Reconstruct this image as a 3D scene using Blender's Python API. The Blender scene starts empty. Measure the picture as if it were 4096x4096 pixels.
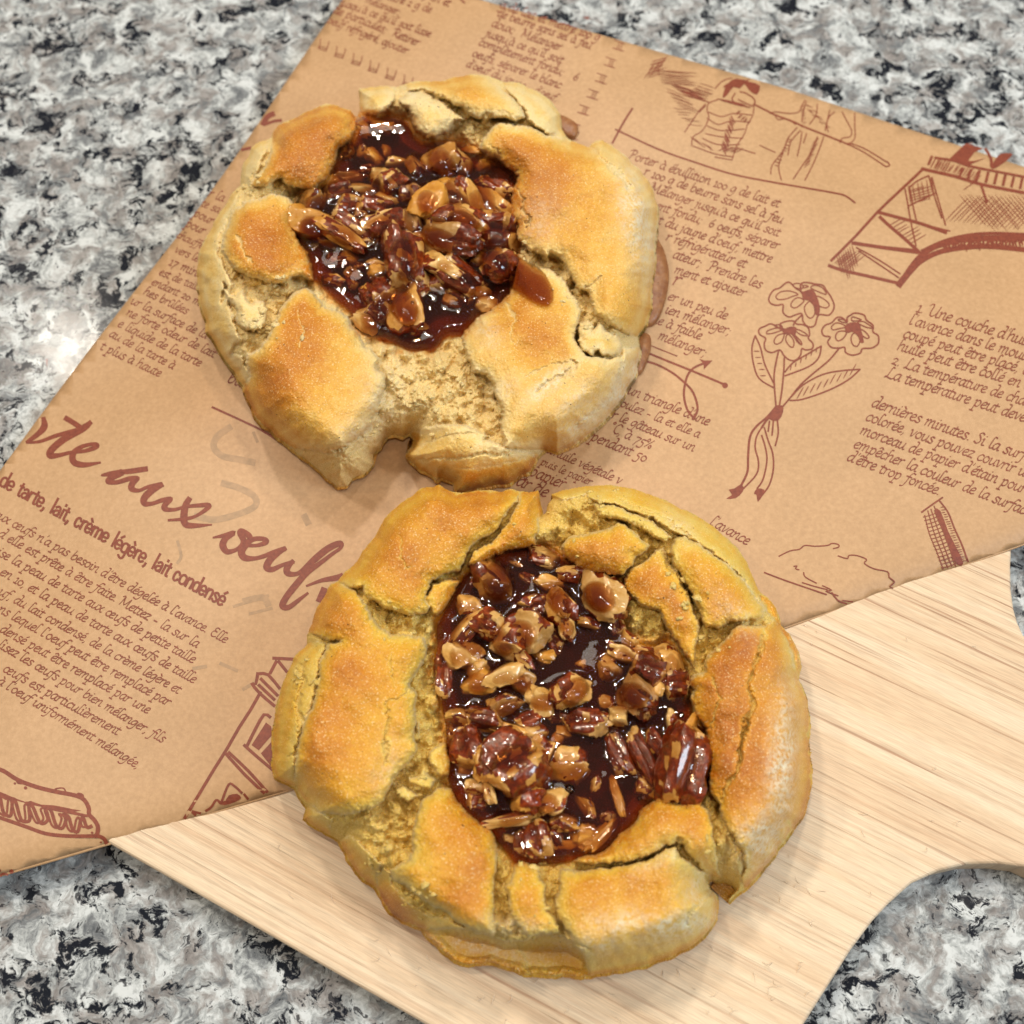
import bpy, bmesh, math, random
import numpy as np
from mathutils import Vector, Matrix
random.seed(7)
R = math.radians
sc = bpy.context.scene
C = sc.collection
# ------------------------------------------------------------ camera
TGT = np.array([0.0, 0.0, 0.014]); DIST = 0.285; TILT = R(24)
CAM = TGT + DIST*np.array([0.0, -math.sin(TILT), math.cos(TILT)])
HALF = R(22.6)
FPX = 2048/math.tan(HALF)
cam = bpy.data.cameras.new('camera'); camo = bpy.data.objects.new('camera', cam); C.objects.link(camo)
camo.location = CAM; camo.rotation_euler = (TILT, 0, 0)
cam.sensor_width = 36; cam.sensor_height = 36; cam.sensor_fit = 'HORIZONTAL'; cam.angle = 2*HALF
cam.clip_start = 0.01; cam.clip_end = 50
cam.dof.use_dof = True; cam.dof.focus_distance = DIST-0.012; cam.dof.aperture_fstop = 15
sc.camera = camo
# ------------------------------------------------------------ light
sc.view_settings.view_transform = 'Standard'; sc.view_settings.look = 'None'
sc.view_settings.exposure = -0.26; sc.view_settings.gamma = 1.0
w = bpy.data.worlds.new('World'); sc.world = w; w.use_nodes = True
wn = w.node_tree.nodes; wl = w.node_tree.links
bg = wn['Background']; bg.inputs['Strength'].default_value = 0.16
tc = wn.new('ShaderNodeTexCoord'); sx = wn.new('ShaderNodeSeparateXYZ'); rp = wn.new('ShaderNodeValToRGB')
wl.new(tc.outputs['Generated'], sx.inputs[0]); wl.new(sx.outputs['X'], rp.inputs[0]); wl.new(rp.outputs[0], bg.inputs[0])
rp.color_ramp.elements[0].position = 0.0; rp.color_ramp.elements[0].color = (1.0, 0.93, 0.84, 1)
rp.color_ramp.elements[1].position = 1.0; rp.color_ramp.elements[1].color = (0.86, 0.93, 1.0, 1)
def area(name, loc, power, color, shape, sx_, sy_=None, target=(0, 0, 0.01)):
    l = bpy.data.lights.new(name, 'AREA'); l.energy = power; l.color = color; l.shape = shape; l.size = sx_
    if sy_: l.size_y = sy_
    o = bpy.data.objects.new(name, l); C.objects.link(o); o.location = loc
    d = Vector(target)-Vector(loc); o.rotation_euler = d.to_track_quat('-Z', 'Y').to_euler()
    return o
WARM = (1.0, 0.91, 0.79); COOL = (0.72, 0.86, 1.0)
# ceiling downlights, a window to the right
for k, (x, y, z, p) in enumerate([(-0.75, 0.62, 1.75, 15), (-0.1, 1.1, 1.8, 15), (0.55, 0.95, 1.8, 10), (-1.2, 0.1, 1.75, 9), (0.12, -0.42, 1.9, 10), (-0.84, 1.12, 1.75, 2.2), (0.9, 0.3, 1.8, 5)]):
    area('ceiling_downlight', (x, y, z), p*.84, WARM, 'DISK', 0.13)
area('window_light', (1.25, -0.30, 0.95), 16, COOL, 'RECTANGLE', 0.45, 0.6)
area('ceiling_panel_light', (-0.35, 0.9, 1.9), 5, (1, .93, .8), 'RECTANGLE', 1.0, .3)

# ------------------------------------------------------------ pixel <-> plane helper (4096 px photograph)
def ray(u, v):
    u = np.asarray(u, float); v = np.asarray(v, float)
    x = (u-2048)/FPX; y = -(v-2048)/FPX
    c, s = math.cos(TILT), math.sin(TILT)
    return x, y*c+s, y*s-c           # camera (x,y,-1) rotated about X by TILT
def W(u, v, z):
    dx, dy, dz = ray(u, v)
    t = (z-CAM[2])/dz
    return np.stack([CAM[0]+dx*t, CAM[1]+dy*t, np.broadcast_to(z, t.shape)*1.0], -1)
def pxscale(u, v, z):                 # metres per photo pixel there
    dx, dy, dz = ray(u, v)
    return float((z-CAM[2])/dz/FPX)
def Z(ox, oy, s, txt):
    a = np.array([[float(q) for q in p.split(',')] for p in txt.split()])
    return a/s+np.array([ox, oy])
# ------------------------------------------------------------ noise
_rs = np.random.RandomState(11)
_T = _rs.rand(256, 256)
def vn(x, y, seed=0):
    x = x+seed*17.13; y = y+seed*9.71
    xi = np.floor(x).astype(int); yi = np.floor(y).astype(int)
    fx = x-xi; fy = y-yi; fx = fx*fx*(3-2*fx); fy = fy*fy*(3-2*fy)
    a = _T[xi & 255, yi & 255]; b = _T[(xi+1) & 255, yi & 255]; c = _T[xi & 255, (yi+1) & 255]; d = _T[(xi+1) & 255, (yi+1) & 255]
    return (a*(1-fx)+b*fx)*(1-fy)+(c*(1-fx)+d*fx)*fy
def fbm(x, y, oct=4, seed=0, gain=.5):
    s = 0; a = 1; t = 0
    for i in range(oct):
        s = s+a*(vn(x*2**i, y*2**i, seed+i*3)*2-1); t += a; a *= gain
    return s/t
def lumps(x, y, seed=0):
    """granular relief: rounded grains of random height (0..1)"""
    xi = np.floor(x).astype(int); yi = np.floor(y).astype(int); best = np.full(x.shape, -9.0)
    for dj in (-1, 0, 1):
        for di in (-1, 0, 1):
            a, b = xi+di, yi+dj; jx = _T[(a+seed) & 255, b & 255]; jy = _T[(a+37) & 255, (b+seed) & 255]; hh = _T[(a*3+seed) & 255, (b*5+11) & 255]
            d2 = (x-a-jx)**2+(y-b-jy)**2
            np.maximum(best, hh+.0-d2*1.6, out=best)
    return np.clip(best, -.4, 1)
def blur(a, n=1):
    for _ in range(n):
        p = np.pad(a, 1, mode='edge'); a = (p[:-2, 1:-1]+2*a+p[2:, 1:-1])/4
        p = np.pad(a, 1, mode='edge'); a = (p[1:-1, :-2]+2*a+p[1:-1, 2:])/4
    return a
def sdf(x, y, poly):                  # >0 inside                  # >0 inside
    P = np.asarray(poly, float); Q = np.roll(P, -1, 0)
    d = np.full(x.shape, 1e18); ins = np.zeros(x.shape, bool)
    for (ax, ay), (bx, by) in zip(P, Q):
        ex, ey = bx-ax, by-ay; L = ex*ex+ey*ey+1e-12
        t = np.clip(((x-ax)*ex+(y-ay)*ey)/L, 0, 1)
        dd = (x-ax-t*ex)**2+(y-ay-t*ey)**2
        np.minimum(d, dd, out=d)
        if by != ay:
            ins ^= ((ay > y) != (by > y)) & (x < (bx-ax)*(y-ay)/(by-ay)+ax)
    d = np.sqrt(d)
    return np.where(ins, d, -d)
def dline(x, y, pts):
    d = np.full(x.shape, 1e18)
    for (ax, ay), (bx, by) in zip(pts[:-1], pts[1:]):
        ex, ey = bx-ax, by-ay; L = ex*ex+ey*ey+1e-12
        t = np.clip(((x-ax)*ex+(y-ay)*ey)/L, 0, 1)
        np.minimum(d, (x-ax-t*ex)**2+(y-ay-t*ey)**2, out=d)
    return np.sqrt(d)
def ss(a, b, x):
    t = np.clip((x-a)/(b-a), 0, 1); return t*t*(3-2*t)
def smooth_poly(P, n=5, closed=True):
    P = np.asarray(P, float); N = len(P); out = []
    rng = range(N if closed else N-1)
    for i in rng:
        p0 = P[(i-1) % N] if closed or i > 0 else P[0]; p1 = P[i]; p2 = P[(i+1) % N]; p3 = P[(i+2) % N] if closed or i < N-2 else P[N-1]
        for k in range(n):
            t = k/n
            out.append(.5*((2*p1)+(-p0+p2)*t+(2*p0-5*p1+4*p2-p3)*t*t+(-p0+3*p1-3*p2+p3)*t**3))
    if not closed: out.append(P[-1])
    return np.array(out)
# ------------------------------------------------------------ mesh helpers
def mesh_np(name, V, F, mat, parent=None, attr=None, smooth=True, loc=None):
    me = bpy.data.meshes.new(name); V = np.asarray(V, np.float32); F = np.asarray(F, np.int32)
    k = F.shape[1]
    me.vertices.add(len(V)); me.vertices.foreach_set('co', V.ravel())
    me.loops.add(F.size); me.loops.foreach_set('vertex_index', F.ravel())
    me.polygons.add(len(F)); me.polygons.foreach_set('loop_start', np.arange(0, F.size, k, dtype=np.int32))
    me.polygons.foreach_set('use_smooth', np.full(len(F), smooth))
    if attr is not None:
        a = me.attributes.new('mix', 'FLOAT_COLOR', 'POINT'); a.data.foreach_set('color', np.asarray(attr, np.float32).ravel())
    me.update(calc_edges=True); me.validate()
    me.materials.append(mat)
    o = bpy.data.objects.new(name, me); C.objects.link(o)
    if parent is not None: par(o, parent)
    return o
def par(o, p):
    o.parent = p; o.matrix_parent_inverse = Matrix.Translation(-Vector(p.location)) if p.type == 'EMPTY' else Matrix.Identity(4)
def empty(name, loc):
    o = bpy.data.objects.new(name, None); C.objects.link(o); o.location = loc; o.empty_display_size = .02; return o
def tag(o, label=None, cat=None, group=None, kind=None):
    if label: o['label'] = label
    if cat: o['category'] = cat
    if group: o['group'] = group
    if kind: o['kind'] = kind
    return o
# ------------------------------------------------------------ material helpers
class NT:
    def __init__(s, name):
        s.m = bpy.data.materials.new(name); s.m.use_nodes = True; s.t = s.m.node_tree; s.n = s.t.nodes; s.b = s.n['Principled BSDF']; s.out = s.n['Material Output']
    def a(s, typ, **kw):
        n = s.n.new('ShaderNode'+typ)
        for k, v in kw.items():
            if k.startswith('i_'): n.inputs[k[2:].replace('_', ' ')].default_value = v
            else: setattr(n, k, v)
        return n
    def l(s, a, b): s.t.links.new(a, b)
    def pos(s, scale=(1, 1, 1), rot=0):
        g = s.a('NewGeometry'); m = s.a('Mapping'); m.inputs['Scale'].default_value = scale; m.inputs['Rotation'].default_value = (0, 0, rot)
        s.l(g.outputs['Position'], m.inputs[0]); return m.outputs[0]
    def noise(s, vec, scale, detail=4, rough=.55, dist=0):
        n = s.a('TexNoise'); n.inputs['Scale'].default_value = scale; n.inputs['Detail'].default_value = detail
        n.inputs['Roughness'].default_value = rough; n.inputs['Distortion'].default_value = dist; s.l(vec, n.inputs['Vector']); return n
    def ramp(s, fac, stops, interp='LINEAR'):
        r = s.a('ValToRGB'); cr = r.color_ramp; cr.interpolation = interp
        while len(cr.elements) < len(stops): cr.elements.new(.5)
        for e, (p, c) in zip(cr.elements, stops):
            e.position = p; e.color = tuple(c)+(1,) if len(c) == 3 else c
        s.l(fac, r.inputs[0]); return r.outputs[0]
    def mix(s, fac, a, b, mode='MIX'):
        m = s.a('Mix', data_type='RGBA', blend_type=mode)
        for sock, v in ((m.inputs[0], fac), (m.inputs[6], a), (m.inputs[7], b)):
            if hasattr(v, 'links'): s.l(v, sock)
            else: sock.default_value = v if isinstance(v, (int, float)) else tuple(v)+(1,)
        return m.outputs[2]
    def math(s, op, a, b=0.0, c=None):
        m = s.a('Math', operation=op)
        for sock, v in zip(m.inputs, (a, b) if c is None else (a, b, c)):
            if hasattr(v, 'links'): s.l(v, sock)
            else: sock.default_value = v
        return m.outputs[0]
    def bump(s, h, dist, strength=1.0, prev=None):
        b = s.a('Bump'); b.inputs['Distance'].default_value = dist; b.inputs['Strength'].default_value = strength; s.l(h, b.inputs['Height'])
        if prev is not None: s.l(prev, b.inputs['Normal'])
        return b.outputs[0]
# ============================================================ materials
def g3(v): return (v, v, v)
# granite
t = NT('granite'); p = t.pos()
warp = t.noise(p, 120, 3); wv = t.a('VectorMath', operation='MULTIPLY_ADD'); t.l(warp.outputs['Color'], wv.inputs[0]); wv.inputs[1].default_value = (.012,)*3; t.l(p, wv.inputs[2]); pw = wv.outputs[0]
n1 = t.noise(pw, 150, 8, .72); n2 = t.noise(pw, 118, 6, .60, .2); n3 = t.noise(pw, 380, 7, .75); n4 = t.noise(pw, 520, 4, .6); n5 = t.noise(p, 26, 3, .5)
m5 = t.a('Mapping'); m5.inputs['Location'].default_value = (3.1, 1.7, .4); t.l(pw, m5.inputs[0]); n6 = t.noise(m5.outputs[0], 150, 7, .70, .2)
base = t.ramp(n1.outputs[0], [(.32, (.085, .092, .10)), (.43, (.20, .21, .215)), (.50, (.40, .42, .415)), (.57, (.62, .645, .64))])
taupe = t.ramp(n4.outputs[0], [(.3, (.12, .11, .10)), (.5, (.25, .225, .21)), (.7, (.38, .355, .335))])
fa = t.ramp(n6.outputs[0], [(.47, g3(0)), (.60, g3(.85))])
c = t.mix(fa, base, taupe)
dk = t.math('ADD', n2.outputs[0], t.math('MULTIPLY', t.math('SUBTRACT', n3.outputs[0], .5), 1.0))
fb = t.ramp(dk, [(.545, g3(0)), (.615, g3(1))])
c = t.mix(fb, c, (.012, .014, .02))
sm = t.noise(m5.outputs[0], 420, 3, .6); fs = t.ramp(sm.outputs[0], [(.63, g3(0)), (.67, g3(.85))]); c = t.mix(fs, c, (.03, .03, .035))
gl = t.noise(p, 900, 2); c = t.mix(.16, c, gl.outputs[0], 'OVERLAY')
rd = t.noise(m5.outputs[0], 120, 1); fr = t.ramp(rd.outputs[0], [(.80, g3(0)), (.82, g3(.8))]); c = t.mix(fr, c, (.20, .045, .025))
t.l(c, t.b.inputs['Base Color']); t.b.inputs['Roughness'].default_value = .16
t.b.inputs['Specular IOR Level'].default_value = .32; rr = t.ramp(n4.outputs[0], [(.3, g3(.07)), (.7, g3(.16))]); t.l(rr, t.b.inputs['Roughness'])
GRANITE = t.m
# wood: grain along local board axis, world rotated
def wood(ang, name='pale_wood'):
    t = NT(name); 
    g = t.a('NewGeometry'); m0 = t.a('Mapping'); m0.inputs['Rotation'].default_value = (0, 0, -ang); t.l(g.outputs['Position'], m0.inputs[0])
    def sc_(x, y, loc=0):
        y *= 1.3
        m = t.a('Mapping'); m.inputs['Scale'].default_value = (x, y, 20); m.inputs['Location'].default_value = (loc, loc*.37, 0); t.l(m0.outputs[0], m.inputs[0]); return m.outputs[0]
    a = t.noise(sc_(6, 70), 1, 5, .55, .8); b = t.noise(sc_(9, 560), 1, 4, .6, .3); c_ = t.noise(sc_(13, 820, 3), 1, 2, .5); d = t.noise(sc_(10, 14, 5), 1, 2); e = t.noise(sc_(200, 3500), 1, 2)
    col = t.ramp(a.outputs[0], [(.30, (.66, .46, .285)), (.45, (.72, .53, .34)), (.56, (.77, .61, .42)), (.70, (.72, .54, .35))])
    f = t.ramp(b.outputs[0], [(.50, g3(0)), (.65, g3(.5))]); col = t.mix(f, col, (.53, .33, .19))
    f = t.ramp(c_.outputs[0], [(.59, g3(0)), (.68, g3(.75))]); gate = t.ramp(d.outputs[0], [(.40, g3(.1)), (.58, g3(1))])
    f = t.math('MULTIPLY', f, gate); col = t.mix(f, col, (.36, .17, .09))
    f = t.ramp(e.outputs[0], [(.35, g3(.86)), (.65, g3(1.06))]); col = t.mix(1.0, col, f, 'MULTIPLY')
    t.l(col, t.b.inputs['Base Color']); t.b.inputs['Roughness'].default_value = .55
    hb = t.math('SUBTRACT', t.math('MULTIPLY', e.outputs[0], .35), t.math('MULTIPLY', t.ramp(c_.outputs[0], [(.58, g3(0)), (.68, g3(1))]), 1.0))
    t.l(t.bump(hb, .00012, .8), t.b.inputs['Normal'])
    return t.m
# kraft paper
t = NT('kraft_paper'); p = t.pos()
n1 = t.noise(p, 900, 4, .65); n2 = t.noise(p, 60, 3); n3 = t.noise(p, 2600, 2)
c = t.ramp(n1.outputs[0], [(.28, (.455, .268, .130)), (.5, (.510, .304, .150)), (.72, (.565, .346, .178))])
f = t.ramp(n2.outputs[0], [(.35, (.96, .96, .95)), (.65, (1.03, 1.03, 1.03))]); c = t.mix(1.0, c, f, 'MULTIPLY')
t.l(c, t.b.inputs['Base Color']); t.b.inputs['Roughness'].default_value = .48; t.b.inputs['Specular IOR Level'].default_value = .45
t.l(t.bump(n1.outputs[0], .00010, .45, t.bump(n2.outputs[0], .0008, .2)), t.b.inputs['Normal'])
PAPER = t.m
t = NT('brown_ink'); p = t.pos(); n1 = t.noise(p, 1300, 3)
c = t.ramp(n1.outputs[0], [(.3, (.17, .030, .012)), (.7, (.25, .052, .02))]); t.l(c, t.b.inputs['Base Color']); t.b.inputs['Roughness'].default_value = .55
INK = t.m
t = NT('ink_showing_through'); p = t.pos(); n1 = t.noise(p, 700, 3)
c = t.ramp(n1.outputs[0], [(.3, (.36, .235, .135)), (.7, (.47, .295, .165))]); t.l(c, t.b.inputs['Base Color']); t.b.inputs['Roughness'].default_value = .65
GHOST = t.m
# baked dough: 'mix' attribute r=toast g=flour b=crumb a=wet
def dough(name, r0, r1, r2, cr):
    t = NT(name); p = t.pos()
    at = t.a('Attribute', attribute_name='mix'); sp = t.a('SeparateColor'); t.l(at.outputs['Color'], sp.inputs[0])
    toast, flour, crumb = sp.outputs; wet = at.outputs['Alpha']
    ng = t.noise(p, 1100, 4, .6); nf = t.noise(p, 3400, 3, .65); nm = t.noise(p, 260, 4, .55); nb = t.noise(p, 70, 3, .5)
    tt = t.math('ADD', toast, t.math('MULTIPLY', t.math('SUBTRACT', nm.outputs[0], .5), .26)); tt = t.math('ADD', tt, t.math('MULTIPLY', t.math('SUBTRACT', ng.outputs[0], .5), .34)); tt = t.math('ADD', tt, t.math('MULTIPLY', t.math('SUBTRACT', nb.outputs[0], .5), .26))
    c = t.ramp(tt, [(.0, r0), (.2, r1), (.40, r2), (.62, (.60, .235, .016)), (.84, (.47, .150, .012)), (1, (.30, .080, .012))])
    cc = t.ramp(nf.outputs[0], [(.3, cr[0]), (.5, cr[1]), (.7, cr[2])]); c = t.mix(t.math('MULTIPLY', crumb, .85), c, cc)
    ff = t.math('MULTIPLY', flour, t.ramp(ng.outputs[0], [(.38, g3(.15)), (.56, g3(1))])); c = t.mix(ff, c, (.82, .74, .54))
    wc = t.mix(1.0, c, (.78, .44, .16), 'MULTIPLY'); c = t.mix(wet, c, wc)
    lt = t.noise(p, 2600, 2, .5); fl = t.ramp(lt.outputs[0], [(.58, g3(0)), (.70, g3(.6))]); c = t.mix(fl, c, (.88, .70, .38))
    dk_ = t.ramp(lt.outputs[0], [(.30, g3(.35)), (.42, g3(0))]); c = t.mix(dk_, c, t.mix(1.0, c, (.62, .48, .30), 'MULTIPLY'))
    sp2 = t.noise(p, 1250, 1, .4); fs = t.ramp(sp2.outputs[0], [(.775, g3(0)), (.79, g3(.85))]); c = t.mix(fs, c, (.08, .03, .012))
    t.l(c, t.b.inputs['Base Color'])
    rg = t.math('SUBTRACT', t.math('ADD', .48, t.math('MULTIPLY', crumb, .3)), t.math('MULTIPLY', wet, .34)); t.l(rg, t.b.inputs['Roughness'])
    t.b.inputs['Specular IOR Level'].default_value = .42
    t.b.inputs['Subsurface Weight'].default_value = .15; t.b.inputs['Subsurface Radius'].default_value = (1, .55, .2); t.b.inputs['Subsurface Scale'].default_value = .0016
    dry = t.math('SUBTRACT', 1.0, t.math('MULTIPLY', wet, .8))
    h = t.math('ADD', t.math('MULTIPLY', nf.outputs[0], t.math('ADD', .8, t.math('MULTIPLY', crumb, .7))), t.math('MULTIPLY', ng.outputs[0], .9)); h = t.math('MULTIPLY', h, dry)
    t.l(t.bump(h, .00028, .65), t.b.inputs['Normal'])
    return t.m
DOUGH_PALE = dough('pale_baked_dough', (.80, .62, .29), (.79, .53, .155), (.73, .40, .062), ((.60, .41, .13), (.78, .57, .23), (.90, .73, .40)))
DOUGH_GOLD = dough('golden_baked_dough', (.73, .52, .115), (.73, .44, .050), (.69, .335, .022), ((.54, .35, .055), (.72, .49, .11), (.84, .63, .23)))
# caramel: clear amber body (absorbing volume) with a glossy skin
t = NT('caramel'); t.n.remove(t.b)
tr = t.a('BsdfTransparent'); gls = t.a('BsdfGlossy'); gls.inputs['Roughness'].default_value = .03
fr = t.a('Fresnel'); fr.inputs['IOR'].default_value = 1.5
df = t.a('BsdfDiffuse'); df.inputs['Color'].default_value = (.15, .055, .036, 1); dm = t.a('MixShader'); dm.inputs[0].default_value = .11; t.l(tr.outputs[0], dm.inputs[1]); t.l(df.outputs[0], dm.inputs[2])
gg = t.a('NewGeometry'); ff = t.math('MULTIPLY', fr.outputs[0], t.math('SUBTRACT', 1.0, gg.outputs['Backfacing'])); ff = t.math('MULTIPLY', ff, 1.1)
ms = t.a('MixShader'); t.l(ff, ms.inputs[0]); t.l(dm.outputs[0], ms.inputs[1]); t.l(gls.outputs[0], ms.inputs[2]); t.l(ms.outputs[0], t.out.inputs['Surface'])
va = t.a('VolumeAbsorption'); va.inputs['Density'].default_value = 1050; va.inputs['Color'].default_value = (.79, .57, .22, 1); t.l(va.outputs[0], t.out.inputs['Volume'])
CARAMEL = t.m
# bubble film
t = NT('bubble_film'); t.n.remove(t.b)
tr = t.a('BsdfTransparent'); gls = t.a('BsdfGlossy'); gls.inputs['Roughness'].default_value = .03; lw = t.a('LayerWeight'); lw.inputs[0].default_value = .45
ms = t.a('MixShader'); t.l(lw.outputs['Fresnel'], ms.inputs[0]); t.l(tr.outputs[0], ms.inputs[1]); t.l(gls.outputs[0], ms.inputs[2]); t.l(ms.outputs[0], t.out.inputs['Surface'])
BUBBLE = t.m
t = NT("leaked_caramel"); p = t.pos(); n1 = t.noise(p, 500, 4)
c = t.ramp(n1.outputs[0], [(.3, (.22, .075, .026)), (.7, (.38, .17, .06))]); t.l(c, t.b.inputs["Base Color"]); t.b.inputs["Roughness"].default_value = .4; t.l(t.bump(n1.outputs[0], .0006, .5), t.b.inputs["Normal"])
LEAK = t.m
# pecan: mix.r = flesh amount, mix.g = darkness variation, mix.b amber
t = NT('pecan'); tcn = t.a('TexCoord'); g = t.a('NewGeometry')
p = g.outputs['Position']
at = t.a('Attribute', attribute_name='mix'); sp = t.a('SeparateColor'); t.l(at.outputs['Color'], sp.inputs[0])
n1 = t.noise(p, 900, 4, .6); n2 = t.noise(p, 330, 3, .6)
skin = t.ramp(n1.outputs[0], [(.25, (.05, .009, .005)), (.5, (.21, .036, .009)), (.75, (.44, .105, .018))])
fl = t.ramp(n2.outputs[0], [(.3, (.62, .42, .13)), (.55, (.78, .62, .30)), (.75, (.86, .76, .50))])
fe = t.math('ADD', sp.outputs[0], t.math('MULTIPLY', t.math('SUBTRACT', n1.outputs[0], .5), .5)); fm = t.ramp(fe, [(.44, g3(0)), (.53, g3(1))])
c = t.mix(fm, skin, fl); c = t.mix(sp.outputs[2], c, t.mix(1.0, c, (.82, .54, .20), 'MULTIPLY'))
dkk = t.ramp(sp.outputs[1], [(0, g3(1)), (1, (.42, .28, .22))]); c = t.mix(1.0, c, dkk, 'MULTIPLY')
t.l(c, t.b.inputs['Base Color']); t.b.inputs['Roughness'].default_value = .28
t.b.inputs['Coat Weight'].default_value = 1; t.b.inputs['Coat Roughness'].default_value = .025; t.b.inputs['Coat IOR'].default_value = 1.5; t.b.inputs['Coat Tint'].default_value = (1, .88, .72, 1)
t.l(t.bump(n1.outputs[0], .0005, .35), t.b.inputs['Normal']); t.l(t.bump(n2.outputs[0], .0005, .3), t.b.inputs['Coat Normal'])
PECAN = t.m
# ============================================================ setting: granite worktop
ZT = .009                                # board thickness
me = bpy.data.meshes.new('countertop'); bm = bmesh.new(); bmesh.ops.create_cube(bm, size=1)
for v_ in bm.verts: v_.co = Vector((v_.co.x*1.8, v_.co.y*1.3+.1, v_.co.z*.03-.015))
bmesh.ops.bevel(bm, geom=list(bm.edges), offset=.004, segments=3, affect='EDGES'); bm.to_mesh(me); bm.free(); me.materials.append(GRANITE)
o = bpy.data.objects.new('countertop', me); C.objects.link(o); tag(o, kind='structure')
o['label'] = 'polished grey white and black speckled granite worktop'
# ============================================================ board
low = np.array([[300, 3296], [2846, 4750]], float)
fil = Z(3100, 3300, 1.096, '130,870 250,680 340,540 430,420 500,345 600,255 720,200 850,170 980,168 1092,182')
fil2 = np.array([[4230, 3530], [4500, 3670], [6000, 4520], [6500, 4400], [6700, 3900], [6350, 3620], [4900, 2950], [4300, 2680], [4170, 2610]])
up = Z(2900, 1950, 1.615, '1932,950 1895,870 1870,780 1852,650 1850,500 1855,390')
up2 = np.array([[4075, 2090], [4330, 1560], [2091, 238]])
bp = np.vstack([low, fil, fil2, up, up2])
BW = W(bp[:, 0], bp[:, 1], ZT)[:, :2]
ax = BW[1]-BW[0]; BANG = math.atan2(ax[1], ax[0])
me = bpy.data.meshes.new('cutting_board'); bm = bmesh.new()
vs = [bm.verts.new((x, y, .0004)) for x, y in BW[::1]]
f = bm.faces.new(vs); 
if f.normal.z > 0: pass
r = bmesh.ops.extrude_face_region(bm, geom=[f]); 
for e in r['geom']:
    if isinstance(e, bmesh.types.BMVert): e.co.z = ZT
bmesh.ops.recalc_face_normals(bm, faces=bm.faces)
eds = [e for e in bm.edges if len(e.link_faces) == 2 and abs(e.link_faces[0].normal.z-e.link_faces[1].normal.z) > .5]
bmesh.ops.bevel(bm, geom=eds, offset=.0009, segments=3, affect='EDGES', profile=.5)
bmesh.ops.triangulate(bm, faces=[f for f in bm.faces if len(f.verts) > 4])
bm.to_mesh(me); bm.free(); me.materials.append(wood(BANG))
board = bpy.data.objects.new('cutting_board', me); C.objects.link(board)
tag(board, 'pale wooden serving board with a curved neck, under the printed paper and lower pastry', 'cutting board')
# torn wood fibres sticking up on the board
fib_m = NT('wood_fibre'); fib_m.b.inputs['Base Color'].default_value = (.85, .72, .56, 1); fib_m.b.inputs['Roughness'].default_value = .6
V = []; F = []
rs = np.random.RandomState(5)
for k in range(150):
    if k < 90: u, v = rs.uniform(1500, 3600), rs.uniform(3500, 4096)
    else: u, v = rs.uniform(500, 4050), rs.uniform(2500, 4090)
    q = W(u, v, ZT)
    if sdf(np.array([q[0]]), np.array([q[1]]), BW)[0] < .0025: continue
    a = rs.uniform(0, 2*math.pi); L = rs.uniform(.0006, .0022); wd = .00007; cv = rs.uniform(-1.5, 1.5)
    n0 = len(V)
    for i in range(5):
        s_ = i/4; aa = a+cv*s_; x = q[0]+L*s_*math.cos(aa); y = q[1]+L*s_*math.sin(aa); zz = ZT+.00008+.0004*math.sin(math.pi*s_*.6)*s_
        nx, ny = -math.sin(aa)*wd*(1-.6*s_), math.cos(aa)*wd*(1-.6*s_)
        V += [(x+nx, y+ny, zz), (x-nx, y-ny, zz), (x, y, zz+wd*1.4)]
        if i: 
            b = n0+3*(i-1)
            F += [(b, b+1, b+4, b+3), (b+1, b+2, b+5, b+4), (b+2, b, b+3, b+5)]
o = mesh_np('wood_fibres', V, F, fib_m.m, board); tag(o, kind='stuff')
# ============================================================ paper
PZ = ZT+.0021
def fold_v(u): return np.interp(u, [-812, 1188, 3138, 5046], [3739, 3150, 2510, 1844])
def paper_z(u, v):
    """height of the paper's upper face seen at photo pixel (u,v)"""
    u = np.asarray(u, float); v = np.asarray(v, float); z = np.full(u.shape, PZ)
    foldd = (fold_v(u)-v)/1.055                          # px from the folded edge
    for _ in range(3):
        P = W(u, v, z); d = -sdf(P[..., 0], P[..., 1], BW)
        droop = .0085*ss(0, .085, d)
        z = PZ-droop+.0005*np.sin(P[..., 0]*60+P[..., 1]*38)+.00035*np.sin(P[..., 1]*120-P[..., 0]*45+1.3)
        z = z-.0008*np.exp(-np.clip(foldd, 0, None)/22)-.0014*np.exp(-np.clip(foldd, 0, None)/95)
    return z
def PW(u, v, off=0.0):
    z = paper_z(u, v)+off
    return W(u, v, z)
xs = np.arange(-700, 5000, 45.0); ys = np.arange(-800, 4200, 45.0)
bm = bmesh.new(); X, Y = np.meshgrid(xs, ys); idx = {}
vv = [bm.verts.new((x, y, 0)) for x, y in zip(X.ravel(), Y.ravel())]; nx = len(xs)
for j in range(len(ys)-1):
    for i in range(nx-1):
        a = j*nx+i; bm.faces.new((vv[a], vv[a+1], vv[a+nx+1], vv[a+nx]))
cx, cy = 2000, 1700
for (ax_, ay_), (bx_, by_) in [((1365, 0), (0, 1882)), ((2068, 0), (3587, 500)), ((2568, 187), (4096, 631)), ((-812, 3739), (1188, 3150)), ((1188, 3150), (3138, 2510)), ((3138, 2510), (5046, 1844)), ((-500, 1000), (-500, 3000)), ((4800, 0), (4800, 3000)), ((1000, -600), (3000, -600))]:
    n = Vector((by_-ay_, ax_-bx_, 0)).normalized()
    if n.dot(Vector((cx-ax_, cy-ay_, 0))) > 0: n = -n
    bmesh.ops.bisect_plane(bm, geom=list(bm.verts)+list(bm.edges)+list(bm.faces), plane_co=(ax_, ay_, 0), plane_no=n, clear_outer=True)
bm.verts.ensure_lookup_table()
U = np.array([v_.co.x for v_ in bm.verts]); Vv = np.array([v_.co.y for v_ in bm.verts])
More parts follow.
